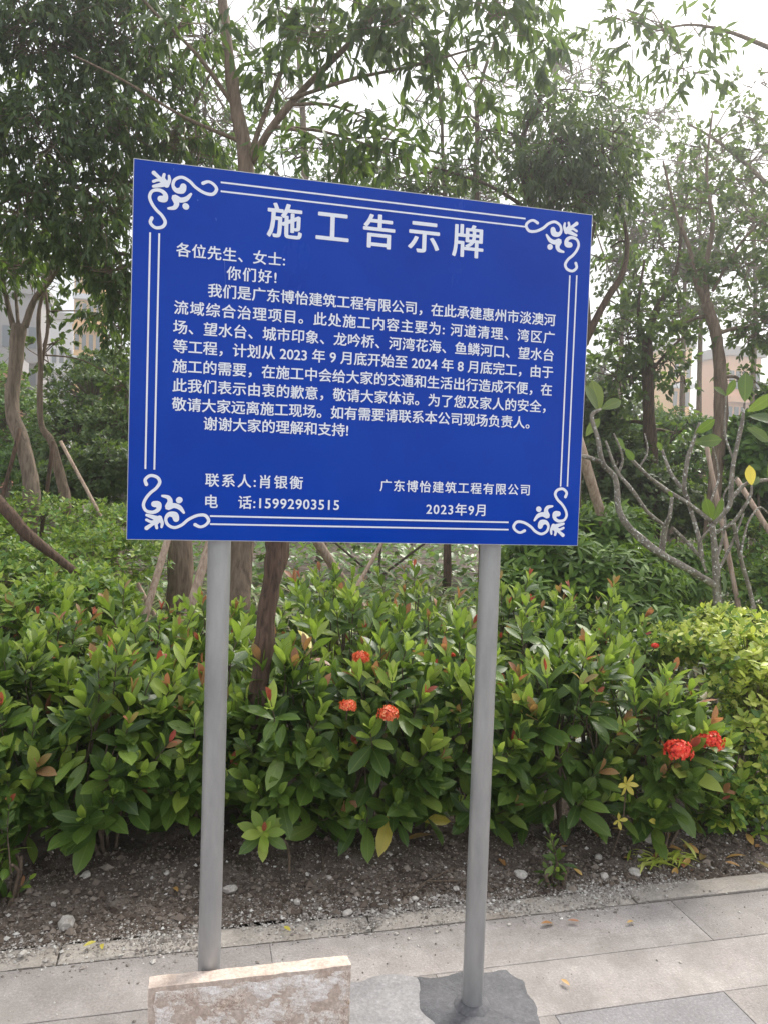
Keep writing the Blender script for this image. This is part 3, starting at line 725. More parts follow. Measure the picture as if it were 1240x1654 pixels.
for (px, Y, rx, zt_, lb, fl) in FR:
    c = w(px, 1200, Y)
    ixora(c.x, Y-.10, rx*.95, .32, .13, zt_+.01, 60, 280 if px > -100 else 60, lb, .146, flowers=[(w(*q), r_, pal) for q, r_, pal in fl])
B2 = [(-120, 1.75, .86, 'second row ixora shrub beyond the left edge'), (80, 1.72, .88, 'second row ixora shrub behind the one at the left edge'), (240, 1.7, .86, 'second row ixora shrub just left of the left post'),
 (400, 1.74, .86, 'second row ixora shrub just right of the left post'), (560, 1.7, .97, 'tall second row ixora shrub whose pale tip rises highest in the middle'), (700, 1.76, .90, 'second row ixora shrub left of the right post'),
 (860, 1.72, .86, 'second row ixora shrub right of the right post'), (1010, 1.72, .84, 'second row ixora shrub under the dark green bush')]
for (px, Y, zt_, lb) in B2:
    c = w(px, 1050, Y)
    fl = [(w(583, 1062, .98), .032, 'petal_o')] if px == 560 else [(w(730, 1058, 1.2), .012, 'petal')] if px == 700 else [(w(1057, 1043, 1.25), .016, 'petal'), (w(1081, 1099, 1.05), .014, 'petal')] if px == 1010 else []
    ixora(c.x, Y, .32, .30, .30, zt_, 44, 150, lb, .12, group='second row ixora shrubs', light=.6, flowers=fl)
B3 = [(20, 2.25, .90), (190, 2.3, .90), (360, 2.25, .86), (540, 2.25, 1.00), (670, 2.3, .97), (830, 2.25, .92), (960, 2.3, .88)]
L3 = ['at the far left', 'left of the left post', 'behind the bark covered stake', 'crowned by upright pale shoots in the middle', 'with bronze shoots right of the middle', 'behind the right post', 'in front of the dark green bush']
for (px, Y, zt_), lb in zip(B3, L3):
    c = w(px, 1000, Y)
    ixora(c.x, Y, .36, .32, .35, zt_, 40, 80, 'rearmost ixora shrub '+lb, .115, group='rearmost ixora shrubs', light=.75)
# low plants
c = PG(20, 1500); ixora(c.x-.05, c.y+.12, .10, .10, .05, .36, 9, 60, 'small leggy plant with pale tips at the lower left by the kerb', .075, None, 'plant', 'small_plant', .6)
c = PG(905, 1440); ixora(c.x, c.y+.05, .05, .05, -.02, .15, 5, 40, 'small dark green seedling on the soil right of the right post', .06, None, 'plant', 'small_plant', 0)
t0 = PY(425, 1347, .80); b0 = PG(468, 1408, .03); root = empty('low_shoot', (b0.x, b0.y, soilh(b0.x, b0.y)-.01), 'low bright green leaf rosette with a red tip right of the left post', 'plant')
mb = MB(); pp, rr_ = spline([b0-Vector((0, 0, .03)), b0.lerp(t0, .5)+Vector((.04, .03, .02)), t0], [.006, .005, .003], 5); mb.tube(pp, rr_, 6); mb.build('stem', M['twig'], root, smooth=True)
L = Leaves(); fd = Vector((.05, -.75, .65)).normalized(); ax = fd.cross(Vector((1, 0, .1))).normalized(); ay = fd.cross(ax)
for ring_, (n_, ln, op) in enumerate(((6, .105, 84), (5, .085, 66), (3, .05, 35))):
    for k in range(n_):
        th_ = k*6.283/n_+ring_*.6+random.uniform(-.15, .15); o2 = ax*math.cos(th_)+ay*math.sin(th_); dd = fd*math.cos(R(op))+o2*math.sin(R(op)); L.add(t0+fd*.012*ring_, dd, fd*math.sin(R(op))-o2*math.cos(R(op)), ln*random.uniform(.9, 1.1), 1 if ring_ or k % 2 else 0, (0, 2, 0)[ring_])
L.add(t0+fd*.02, fd+Vector((0, 0, .6)), Vector((0, -1, 0)), .05, 3, 1)
L.singles('leaf', IXL, root, range(len(L.p)))
# yellow sprig
c = PY(1000, 1290, .66); root = empty('yellow_sprig', (c.x, c.y, soilh(c.x, c.y)), 'sprig with yellowed leaves low in front of the hedge, left of the red flowers', 'plant')
mb = MB(); b0 = Vector((c.x+.03, c.y+.10, soilh(c.x, c.y)-.01)); t0 = PY(1010, 1266, .62)
pp, rr_ = spline([b0, b0.lerp(t0, .5)+Vector((.02, 0, 0)), t0], [.004, .003, .002], 4); mb.tube(pp, rr_, 5); mb.build('stem', M['twig'], root)
L = Leaves()
for k in range(6): a = k*1.05; L.add(t0, Vector((math.cos(a), -.5, math.sin(a))), Vector((0, -1, .3))+rv()*.5, .048, 4, k % 3)
t1 = PY(998, 1325, .62)
for k in range(4): a = k*1.5+.3; L.add(t1, Vector((math.cos(a), -.5, math.sin(a))), Vector((0, -1, .3))+rv()*.5, .036, 4, k % 3)
L.singles('leaf', IXL, root, range(len(L.p)))

# forked bare stems at right under the flowers
fs_ = empty('forked_stem', PG(1072, 1380), 'group of bare forked stems rising under the two red flower heads', 'plant')
b0 = PG(1072, 1385)
for q in ((1035, 1240), (1060, 1230), (1100, 1230), (1120, 1260)):
    mb = MB(); e = PY(q[0], q[1], b0.y+.22); pp, rr_ = spline([b0+Vector((random.uniform(-.01, .01), 0, 0)), b0.lerp(e, .5)+Vector((random.uniform(-.02, .02), 0, 0)), e], [.008, .006, .004], 4); mb.tube(pp, rr_, 6); mb.build('stem', M['twig'], fs_, smooth=True)

# golden shrub at right: small yellow leaves
def bushy(name, blobs, label, cat, nper, temps, mats, L0, whorl=6, group=None, base=None, mi=lambda g, h: 0, stemr=.008, nind=0, stemmat='twig', droop=0., spread=(25, 85)):
    """a shrub of leaf whorls: blobs = [(centre, (rx,ry,rz))]"""
    g_ = random.Random(sum(map(ord, label))); c0 = sum((Vector(b_[0]) for b_ in blobs), Vector())/len(blobs)
    bx = Vector(base) if base is not None else Vector((c0.x, c0.y, soilh(c0.x, c0.y) if c0.y < 30 else 0))
    root = empty(name, tuple(bx), label, cat, group); L = Leaves(); mb = MB()
    for (c, rr3) in blobs:
        c = Vector(c); rx, ry, rz = rr3; nt_ = nper if not isinstance(nper, float) else int(nper*(rx*rz+rx*ry))
        pp, rr_ = spline([bx+Vector((g_.uniform(-.03, .03), 0, 0)), bx.lerp(c, .6)+Vector((g_.uniform(-.05, .05), 0, 0)), c], [stemr, stemr*.7, stemr*.5], 4); mb.tube(pp, rr_, 6)
        for i in range(nt_):
            d = Vector((g_.gauss(0, 1), g_.gauss(0, 1), g_.gauss(.25, 1))).normalized(); k = g_.uniform(.72, 1.05)*(1+.5*noise.noise(d*2.2+c))
            p = c+Vector((d.x*rx*k, d.y*ry*k, d.z*rz*k))
            ax_ = (d+Vector((0, -.1, .7))).normalized()
            if i % 3 == 0: mb.tube([c.lerp(p, .3), p], [stemr*.3, stemr*.12], 3, cap=False)
            u_ = ax_.cross(rv()).normalized(); v_ = ax_.cross(u_)
            for j in range(whorl):
                th = 2*math.pi*j/whorl+g_.uniform(-.3, .3); op = R(g_.uniform(*spread)); o_ = u_*math.cos(th)+v_*math.sin(th)
                dd = ax_*math.cos(op)+o_*math.sin(op); dd.z -= droop
                L.add(p-ax_*g_.uniform(0, L0*.8), dd, ax_*math.sin(op)-o_*math.cos(op)+rv()*.2, L0*g_.uniform(.7, 1.2), mi(g_, d.z), g_.randrange(len(temps)))
    mb.build('stem', M[stemmat], root, smooth=True)
    n_ = len(L.p)
    if nind:
        P = np.array(L.p); order = np.argsort(np.linalg.norm(P-np.array(CAM), axis=1)/np.array(L.l)); ms = leaf_meshes(temps, mats, 'leaf')
        L.singles('leaf', ms, root, order[:nind].tolist()); L.bake('foliage', temps, mats, root, order[nind:])
    else: L.bake('foliage', temps, mats, root)
    return root
GM = [M['leaf_yellow'], M['leaf_light'], M['bush_leaf']]
gmi = lambda g_, h: 0 if g_.random() < .35+.5*max(0, h) else (1 if g_.random() < .5 else 2)
def blob(px, py, Y, rpx, rpy, ry=None):
    c = PY(px, py, Y); d = (c-CAM).dot(fw); return (tuple(c), (rpx*d/FPX, ry or rpx*d/FPX*.8, rpy*d/FPX))
bushy('golden_shrub', [blob(1205, 1080, 1.12, 70, 75, .2), blob(1215, 1195, .95, 50, 110, .18), blob(1300, 1130, 1.2, 90, 140, .25), blob(1125, 1035, 1.5, 70, 28, .2), blob(1180, 1010, 1.6, 70, 30, .2)], 'golden yellow shrub with small leaves at the right edge', 'shrub', 230, [T_SM3], GM, .048, 6, mi=gmi, nind=290)
bushy('golden_shrub', [blob(1165, 1300, .86, 50, 40, .12), blob(1215, 1300, .84, 45, 55, .12), blob(1270, 1300, .95, 50, 60, .15)], 'sparse green and yellow sprays low at the right edge by the kerb', 'shrub', 60, [T_SM3], [M['leaf_yellow'], M['leaf_light'], M['bush_leaf']], .055, 6, mi=lambda g_, h: 0 if g_.random() < .18 else (1 if g_.random() < .4 else 2), nind=250)
# golden needle tuft on soil
L = Leaves(); c = PG(1070, 1395); root = empty('dry_grass_tuft', (c.x, c.y, soilh(c.x, c.y)), 'straggling yellow green grass tuft at the foot of the forked stems', 'grass tuft')
for i in range(60): a = random.uniform(0, 6.28); L.add((c.x+random.gauss(0, .07), c.y+random.gauss(0, .02), soilh(c.x, c.y)+.01), (math.cos(a), math.sin(a)*.4, .35), UPV, random.uniform(.06, .12), 0, 0)
L.bake('blades', [T_BLADE], [M['leaf_yellow']], root)

# ================================================================== MIDDLE GROUND
# bark covered stake in front
def pole(name, pts, ws, mt, label, cat, n=10, wob=.25, group=None, branches=(), sub=6):
    """pts: (px,py,depth); ws: widths in px"""
    P_ = [PD(*p) for p in pts]; rr_ = [w_*p[2]/FPX*.5 for w_, p in zip(ws, pts)]
    root = empty(name, tuple(P_[0]), label, cat, group); pp, r2 = spline(P_, rr_, sub); mb = MB(); mb.tube(pp, r2, n, wob=wob)
    mb.build('trunk' if cat == 'tree' else 'shaft', M[mt], root, smooth=True); return root
pole('wooden_stake', [(398, 1260, 3.0), (405, 1200, 3.02), (420, 1100, 3.06), (434, 980, 3.1), (448, 880, 3.14), (454, 780, 3.16)], [30, 30, 31, 32, 32, 30], 'bark_dark', 'dark bark covered stake leaning behind the left post, inside the hedge', 'stake', 14, .5)
for i, (p, q, w_, lb) in enumerate((
  ((238, 985, 5.0), (272, 868, 5.2), 12, 'thin pale stake leaning right, leftmost of those below the board'),
  ((300, 1010, 4.9), (345, 860, 5.1), 16, 'thick pale stake leaning right beside the left post'),
  ((546, 925, 5.6), (508, 868, 5.4), 15, 'pale stake leaning left below the middle of the board'),
  ((578, 945, 6.0), (622, 868, 6.2), 7, 'very thin pale stick leaning right below the middle of the board'),
  ((200, 885, 6.4), (212, 850, 6.4), 9, 'short pale stake peeping out at the lower left corner of the board'),
  ((975, 845, 6.0), (940, 735, 5.8), 17, 'thick pale stake at the lower right edge of the board'),
  ((1255, 880, 6.0), (1205, 800, 6.2), 9, 'thin pale stake at the right edge behind the bare crooked branches'),
  ((152, 812, 7.0), (112, 738, 7.2), 6, 'thin pale stake propped on the second trunk at left'),
  ((5, 800, 6.8), (26, 720, 6.9), 7, 'dark thin stake left of the pollarded tree'),
  ((73, 818, 7.3), (83, 740, 7.3), 7, 'dark upright stick between the two left trunks'),
  ((1170, 870, 6.8), (1148, 760, 6.9), 8, 'thin stake propping the right hand trunk'))):
    e = Vector(PD(*p)); f_ = Vector(PD(*q)); ex = e+(e-f_)*(max(0, e.z)/max(.05, (f_-e).z)); 
    root = empty('tree_stake', tuple(ex), lb, 'stake', 'tree stakes'); mb = MB(); r_ = w_*p[2]/FPX*.5
    top = f_+(f_-e)*.35; mb.tube([ex.lerp(top, k/8) for k in range(9)], [r_*(1.05-.15*k/8) for k in range(9)], 10, wob=.3); mb.build('shaft', M['bark_dark' if 'dark' in lb else 'stake'], root, smooth=True)
pole('leaning_branch', [(-40, 770, 4.3), (10, 822, 4.3), (50, 868, 4.3), (98, 905, 4.35), (150, 950, 4.4)], [18, 19, 18, 15, 12], 'bark_dark', 'thick dark branch leaning across the lower left in front of the trunks', 'branch')

# low bright shrubs, left
LM = [M['low_leaf'], M['bush_leaf']]
lowspots = [(30, 925, 4.9, 110, 50), (150, 890, 5.6, 100, 45), (60, 830, 7.0, 110, 35), (-60, 900, 4.9, 110, 90), (190, 840, 7.0, 80, 30), (30, 985, 3.7, 90, 45), (140, 950, 4.4, 70, 28)]
for i, (px, py, d, a, c_) in enumerate(lowspots):
    c = PD(px, py, d); lb = ['bright green clipped shrub at the left edge in the middle distance', 'light green low shrub under the second trunk', 'light green low shrub round the foot of the pollarded tree', 'bright green shrub beyond the left edge', 'low green shrub by the lower left corner of the board', 'yellow green shrub just behind the hedge at left', 'small green shrub behind the hedge below the leaning branch'][i]
    bushy('low_shrub', [((c.x, c.y, max(.2, c.z-.12)), (a*d/FPX, .55, max(.25, c_*d/FPX+.12)))], lb, 'shrub', 420, [T_SMALL], LM, .055, 6, group='low clipped shrubs', mi=lambda g_, h: 0 if g_.random() < .65 else 1)
# big-leaved green bush at right
bushy('umbrella_leaf_bush', [blob(890, 905, 3.1, 95, 60, .4), blob(985, 860, 3.6, 70, 50, .4), blob(1000, 940, 2.9, 100, 60, .4), blob(1090, 930, 3.4, 70, 50, .4), blob(830, 960, 2.8, 60, 40, .3), blob(890, 1010, 2.6, 110, 45, .3), blob(1040, 1010, 2.6, 100, 45, .3)],
      'glossy dark green bush of whorled leaves at the lower right of the board', 'shrub', 210, [T_WH], [M['whorl_leaf']], .10, 8, spread=(40, 95), nind=290)
bushy('low_shrub', [blob(1200, 900, 4.6, 80, 60, .4), blob(1260, 950, 3.8, 70, 60, .4)], 'green shrub at the right edge behind the crooked bare branches', 'shrub', 260, [T_SM3], [M['bush_leaf'], M['low_leaf']], .07, 6, mi=lambda g_, h: g_.choice((0, 0, 1)))
# strap-leaf ground cover
L = Leaves()
for i in range(9000):
    px = random.uniform(-150, 1400); d = random.uniform(3.9, 9.5); c = PD(px, 900, d)
    if noise.noise(Vector((c.x*1.1, c.y*1.1, 2))) < -.25: continue
    a = random.uniform(0, 6.28); z = soilh(c.x, c.y)+random.uniform(.0, .22)
    L.add((c.x+random.gauss(0, .08), c.y, z), (math.cos(a), math.sin(a), random.uniform(.35, 1.3)), UPV, random.uniform(.16, .34), 0, 0)
tag(L.bake('ground_cover', [T_BLADE], [M['blade']], None), 'grey green strap leaved ground cover between the trunks')
L = Leaves()
for i in range(14000):
    px = random.uniform(-250, 1500); d = random.uniform(7.5, 24); c = PD(px, 900, d); a = random.uniform(0, 6.28)
    L.add((c.x+random.gauss(0, .2), c.y, random.uniform(.0, .3)), (math.cos(a), math.sin(a), random.uniform(.1, .9)), UPV+rv()*.4, random.uniform(.1, .22), 0, 0)
tag(L.bake('undergrowth', [T_SMALL], [M['bush_leaf']], None), 'dark low undergrowth beneath the far trees')

# ================================================================== TREES
def tree(label, trunk, tw, limbs, blobs, leafT, lm, L0, lai=2.2, mt='bark', name='tree', group='trees behind the notice board', droop=.5, per=9, far=1, nind=0, cat='tree', lk=1.25):
    """trunk/limbs: lists of (px,py,depth) with widths px; blobs: (px,py,depth,rpx,rpy,lai or None)"""
    g_ = random.Random(sum(map(ord, label)))
    T0 = [PD(*p) for p in trunk]; base = Vector((T0[0].x, T0[0].y, -.02)); 
    if T0[0].z > .05: T0 = [base]+T0; tw = [tw[0]*1.15]+list(tw); td = [trunk[0][2]]+[p[2] for p in trunk]
    else: td = [p[2] for p in trunk]
    root = empty(name, tuple(base), label, cat, group)
    pp, rr_ = spline(T0, [a*b_/FPX*.5 for a, b_ in zip(tw, td)], 6); mb = MB(); mb.tube(pp, rr_, 14, wob=.22); mb.build('trunk', M[mt], root, smooth=True)
    nodes = list(zip(pp, rr_))
    for lp, lw in limbs:
        q, r_ = spline([PD(*p) for p in lp], [a*p[2]/FPX*.5 for a, p in zip(lw, lp)], 5); mb = MB(); mb.tube(q, r_, 9, wob=.2); mb.build('branch', M[mt], root, smooth=True); nodes += list(zip(q, r_))
    mbt = MB(); L = Leaves(); tv = leafT[0]; la = L0*L0*float((tv[:, 0].max()-tv[:, 0].min()))*.62
    high = [n_ for n_ in nodes if n_[0].z > 1.2] or nodes
    for bl in blobs:
        px, py, d, rx, rz = bl[:5]; la_ = (bl[5] if len(bl) > 5 else lai)*lk*(.72 if py < 420 and px > 330 else .88 if py < 420 else 1)
        c = PD(px, py, d); RX, RZ = rx*d/FPX, rz*d/FPX; RY = min(RX, RZ)*1.1
        near = min(high, key=lambda n_: (n_[0]-c).length+(.8 if n_[0].z > c.z+.2 else 0))
        s_ = near[0]; mid = s_.lerp(c, .5)+Vector((g_.uniform(-.1, .1), g_.uniform(-.1, .1), .1))*(c-s_).length
        r0_ = min(near[1]*.6, .02*d/6); q, r_ = spline([s_, mid, c], [r0_, r0_*.7, r0_*.45], 5); mbt.tube(q, r_, 5, cap=False)
        nl = la_*math.pi*RX*RZ/la; ntw = max(3, int(nl/per))
        prev = c
        for i in range(ntw):
            dr = rv(); k = g_.uniform(.15, 1)**.5; k *= 1+.75*noise.noise(dr*1.9+c)
            p = c+Vector((dr.x*RX*k, dr.y*RY*k, dr.z*RZ*k))
            a_ = ((p-c).normalized()*.7+rv()*.5+Vector((0, 0, -.25*droop))).normalized(); tl = L0*g_.uniform(1.2, 2.2)
            if i % 2 == 0: 
                q0 = c.lerp(prev, g_.uniform(.3, .9)) if (prev-p).length < 1.3*max(RX, RZ) else c.lerp(p, .2); prev = p; mbt.tube([q0, q0.lerp(p, .55)+rv()*.08*(p-q0).length, p], [.006*d/6, .004*d/6, .0022*d/6], 3, cap=False)
            for j in range(per):
                o_ = a_.cross(rv()).normalized(); t_ = g_.random()
                dd = a_*g_.uniform(.2, .9)+o_*g_.uniform(.4, 1)+Vector((0, 0, -droop*g_.uniform(.5, 1.6)))
                L.add(p+a_*tl*(t_-.4), dd, UPV*.6+rv()*.9, L0*g_.uniform(.65, 1.25), 0, 0)
    if mbt.v: mbt.build('twigs', M[mt], root, smooth=True)['kind'] = 'stuff'
    if nind:
        P = np.array(L.p); sc = (P-np.array(CAM))@np.array(fw)
        xx = 620+FPX*((P-np.array(CAM))@np.array(RT))/sc; yy = 827-FPX*((P-np.array(CAM))@np.array(UP))/sc
        vis = (xx > 0) & (xx < 1240) & (yy > 0) & (yy < 1654); key = np.where(vis, sc/np.array(L.l), 1e9); order = np.argsort(key)
        L.singles('leaf', leaf_meshes([leafT], [lm], 'leaf'), root, order[:nind].tolist()); L.bake('crown', [leafT], [lm], root, order[nind:])
    elif L.p: L.bake('crown', [leafT], [lm], root)
    return root
TM = M['tree_leaf']; TB = M['tree_leaf_b']
# central tree, long hanging leaves
tree('tall central tree with long drooping leaves, its trunk rising behind the board', [(385, 1010, 5.2), (392, 870, 5.3), (402, 560, 5.4), (398, 275, 5.4), (378, 150, 5.4), (360, 0, 5.5), (350, -160, 5.6)], [40, 36, 32, 28, 20, 15, 10],
 [([(405, 262, 5.4), (440, 205, 5.35), (490, 145, 5.3), (555, 80, 5.2), (645, -15, 5.1), (700, -90, 5)], [16, 12, 11, 10, 8, 6]),
  ([(404, 250, 5.4), (430, 180, 5.5), (458, 110, 5.6), (500, 30, 5.7), (525, -40, 5.8)], [10, 8, 7, 6, 5]),
  ([(470, 160, 5.3), (560, 130, 5.2), (640, 112, 5.1), (720, 92, 5.0), (790, 70, 5)], [7, 6, 5, 4, 3]),
  ([(384, 180, 5.4), (320, 90, 5.2), (250, 20, 5.1), (190, -50, 5)], [8, 6, 5, 4]),
  ([(392, 230, 5.4), (300, 190, 5.2), (200, 130, 5.0), (120, 90, 4.9)], [7, 5, 4, 3])],
 [(560, 60, 5.1, 90, 60), (650, 30, 5.0, 90, 60, 2.4), (690, 90, 5.0, 70, 45, 1.8), (470, 30, 5.4, 80, 60), (590, 190, 5.1, 80, 50, .9), (540, 240, 5.3, 80, 50, 2.2), (640, 250, 5.3, 70, 45, 1.7),
  (790, 30, 4.9, 90, 60, 1.5), (760, 120, 5.0, 70, 60, 1.2), (300, 40, 5.2, 90, 60, 1), (440, 120, 5.6, 60, 60, 1.5), (600, -80, 5.1, 200, 70), (830, -60, 5, 120, 60, 1.5), (880, 60, 4.9, 60, 50, 1)],
 T_TREE, TM, .125, 2.0, 'bark', per=8, nind=290, droop=.75, lk=1.5)
# left top masses
tree('leafy tree filling the upper left corner with dense dark foliage', [(290, 1000, 6.0), (292, 860, 6.0), (290, 600, 6.1), (270, 400, 6.2), (210, 240, 6.2), (160, 100, 6.2), (110, -60, 6.2)], [40, 38, 34, 26, 20, 14, 9],
 [([(240, 300, 6.2), (150, 290, 6.0), (70, 300, 5.8), (0, 330, 5.7)], [9, 7, 5, 4]), ([(200, 220, 6.2), (110, 150, 6), (20, 90, 5.8), (-40, 60, 5.8)], [9, 7, 5, 4]), ([(230, 270, 6.2), (300, 190, 6.3), (350, 100, 6.4)], [8, 6, 4])],
 [(60, 60, 5.7, 110, 90, 3), (190, 70, 5.9, 110, 90, 3), (60, 220, 5.6, 110, 90, 3.2), (180, 200, 5.8, 90, 90, 3), (270, 130, 6.1, 90, 80, 1.2), (300, 230, 6.2, 80, 60, 2.6), (50, 350, 5.6, 100, 70, 3), (160, 330, 5.8, 80, 80, 2.8), (170, 440, 6, 55, 40, 2.4), (330, 60, 6.3, 70, 60, 1), (-80, 200, 5.6, 100, 250, 2.5), (90, -70, 5.8, 250, 90, 2.5), (195, 470, 6.3, 50, 80, 2.4), (150, 520, 6.6, 40, 30, 1.2), (120, 390, 6, 60, 40, 2.6), (20, 430, 6, 50, 40, 1.6), (350, 250, 6.6, 60, 40, 2)],
 T_TREE, TM, .088, 3, 'bark', droop=.9, nind=200, lk=1.25)
# dark clump right of centre
tree('tree with a compact dark crown above the upper right corner of the board', [(925, 900, 7.2), (930, 700, 7.2), (935, 560, 7.2), (900, 420, 7.2), (860, 340, 7.2), (840, 240, 7.2), (870, 160, 7.2)], [22, 20, 18, 16, 13, 10, 7],
 [([(940, 560, 7.2), (975, 490, 7.1), (1005, 440, 7.1), (1012, 390, 7.2), (1000, 330, 7.2)], [13, 11, 9, 7, 5]), ([(950, 540, 7.2), (945, 440, 7.3), (960, 360, 7.3)], [12, 8, 5]), ([(868, 350, 7.2), (790, 300, 7.1), (700, 270, 7.1)], [8, 5, 4])],
 [(900, 250, 7.0, 80, 75, 4), (970, 240, 7.0, 70, 70, 4), (880, 175, 7.1, 60, 50, 2.8), (1000, 300, 7.1, 40, 50, 3), (930, 310, 7.0, 80, 40, 3.6), (850, 280, 7.0, 50, 45, 3.2), (780, 210, 7.2, 60, 45, 2.6), (750, 265, 7.2, 60, 40, 2.2), (830, 120, 7.2, 50, 40, 1.4), (960, 150, 7.2, 40, 50, 1.4), (985, 400, 7.4, 40, 50, 1.3)],
 T_TREE, TM, .10, 3, 'bark_dark', droop=.8, nind=120, lk=1.15)
# pollarded tree left
tree('pollarded tree at the left with a sawn top and thin new shoots', [(40, 905, 7.0), (52, 800, 7.0), (38, 720, 7.0), (20, 660, 7.0), (26, 590, 7.0), (32, 524, 7.0)], [30, 27, 23, 22, 23, 23],
 [([(22, 528, 7.0), (8, 470, 7), (-5, 400, 7)], [9, 7, 5]), ([(30, 526, 7.0), (24, 450, 7.1), (20, 380, 7.1)], [6, 5, 4]), ([(40, 528, 7.0), (56, 485, 7.0), (80, 455, 6.9), (98, 425, 6.8), (130, 380, 6.8)], [12, 10, 9, 7, 4])],
 [(20, 400, 7, 70, 50, 1.6), (120, 400, 6.8, 60, 45, 2.2), (-30, 450, 7, 50, 60, 1.5), (80, 420, 7, 50, 25, 1.5)], T_TREE, TB, .11, 1.8, 'bark_light', droop=.5)
tree('slender crooked trunk just right of the pollarded tree', [(108, 830, 7.6), (98, 770, 7.6), (84, 715, 7.6), (66, 680, 7.6), (66, 590, 7.6), (64, 500, 7.6), (90, 420, 7.6), (110, 330, 7.6)], [17, 15, 13, 9, 8, 6, 5, 4],
 [([(66, 600, 7.6), (78, 520, 7.7), (70, 440, 7.7)], [6, 5, 4])], [(70, 560, 7.8, 55, 70, .5), (110, 340, 7.6, 60, 60, 2), (185, 520, 8.0, 42, 75, 2), (200, 620, 8.2, 30, 60, 2), (40, 450, 7.8, 60, 50, 1.2)], T_SM3, TB, .075, 1.5, 'bark', droop=.3)
# right trunks
tree('smooth brown trunk at the right that forks high up', [(1148, 880, 8.0), (1152, 800, 8.0), (1162, 700, 8.0), (1163, 610, 8.0), (1155, 540, 8.0), (1140, 490, 8.0)], [26, 23, 21, 20, 18, 15],
 [([(1140, 492, 8), (1122, 450, 8), (1112, 400, 8), (1090, 340, 8), (1070, 260, 8)], [12, 9, 7, 5, 3]), ([(1141, 492, 8), (1140, 430, 8.1), (1150, 360, 8.1), (1140, 280, 8.2), (1150, 180, 8.2)], [12, 9, 7, 5, 3]), ([(1150, 470, 8), (1190, 400, 8), (1235, 350, 8), (1290, 300, 8)], [6, 5, 4, 3])],
 [(1110, 440, 8, 50, 40, .9), (1120, 330, 8.2, 70, 60, .7), (1190, 440, 8, 60, 40, .8), (1220, 530, 8, 60, 45, 1.6), (1200, 620, 8.2, 45, 35, .9), (1200, 360, 8.1, 60, 40, .8), (1140, 240, 8.2, 70, 50, .6), (1290, 420, 8, 80, 90, 1.5), (1090, 530, 8.2, 40, 35, 1.5)], T_SM3, TB, .075, 1, 'bark', droop=.35, lk=1.6)
tree('dark straight trunk between the board and the smooth brown trunk', [(1053, 850, 9.0), (1052, 760, 9.0), (1046, 650, 9.0), (1044, 560, 9.0)], [23, 21, 19, 16],
 [([(1044, 565, 9), (1055, 510, 9), (1080, 465, 9), (1095, 420, 9), (1100, 350, 9)], [14, 11, 9, 6, 4]), ([(1043, 565, 9), (1030, 500, 9), (1040, 420, 9)], [9, 6, 4]), ([(1050, 600, 9), (1085, 560, 9), (1110, 540, 9)], [6, 4, 3])],
 [(1010, 540, 9, 55, 50, 2), (1060, 590, 9.2, 55, 40, 1.8), (1000, 610, 9, 50, 50, 2.4), (1030, 460, 9, 45, 45, 1.4), (1080, 500, 9.2, 40, 40, 1.5), (1100, 610, 9.3, 30, 30, 1.2), (1060, 400, 9.1, 50, 50, .8), (980, 690, 9.4, 40, 40, 2.4), (1090, 700, 9.4, 30, 40, 1.4)], T_SM3, TB, .09, 1.5, 'bark_dark', droop=.3)
# thin trees behind the top of the board
tree('slim dark sapling rising behind the top edge of the board', [(780, 900, 8.5), (776, 600, 8.5), (768, 320, 8.5), (770, 230, 8.5), (772, 150, 8.5), (800, 60, 8.5)], [16, 14, 11, 8, 6, 4],
 [([(768, 300, 8.5), (800, 260, 8.5), (850, 210, 8.5)], [5, 4, 3]), ([(772, 160, 8.5), (735, 100, 8.5), (700, 60, 8.5)], [4, 3, 2])],
 [(700, 310, 8.6, 70, 40, 1.4), (800, 310, 8.6, 60, 35, 1.3), (720, 200, 8.6, 60, 50, 1), (640, 290, 8.6, 70, 40, 1.6), (860, 60, 8.6, 60, 50, .8)], T_TREE, TM, .12, 1.3, 'bark_dark')
tree('thinnest dark sapling left of the slim one above the board', [(722, 900, 9), (720, 600, 9), (718, 315, 9), (714, 240, 9), (712, 180, 9), (700, 90, 9)], [12, 10, 8, 6, 5, 3], [], [(690, 150, 9, 50, 60, .8), (560, 310, 9, 80, 30, 1.6), (470, 260, 9, 60, 50, 1.4)], T_TREE, TM, .12, 1.3, 'bark_dark')
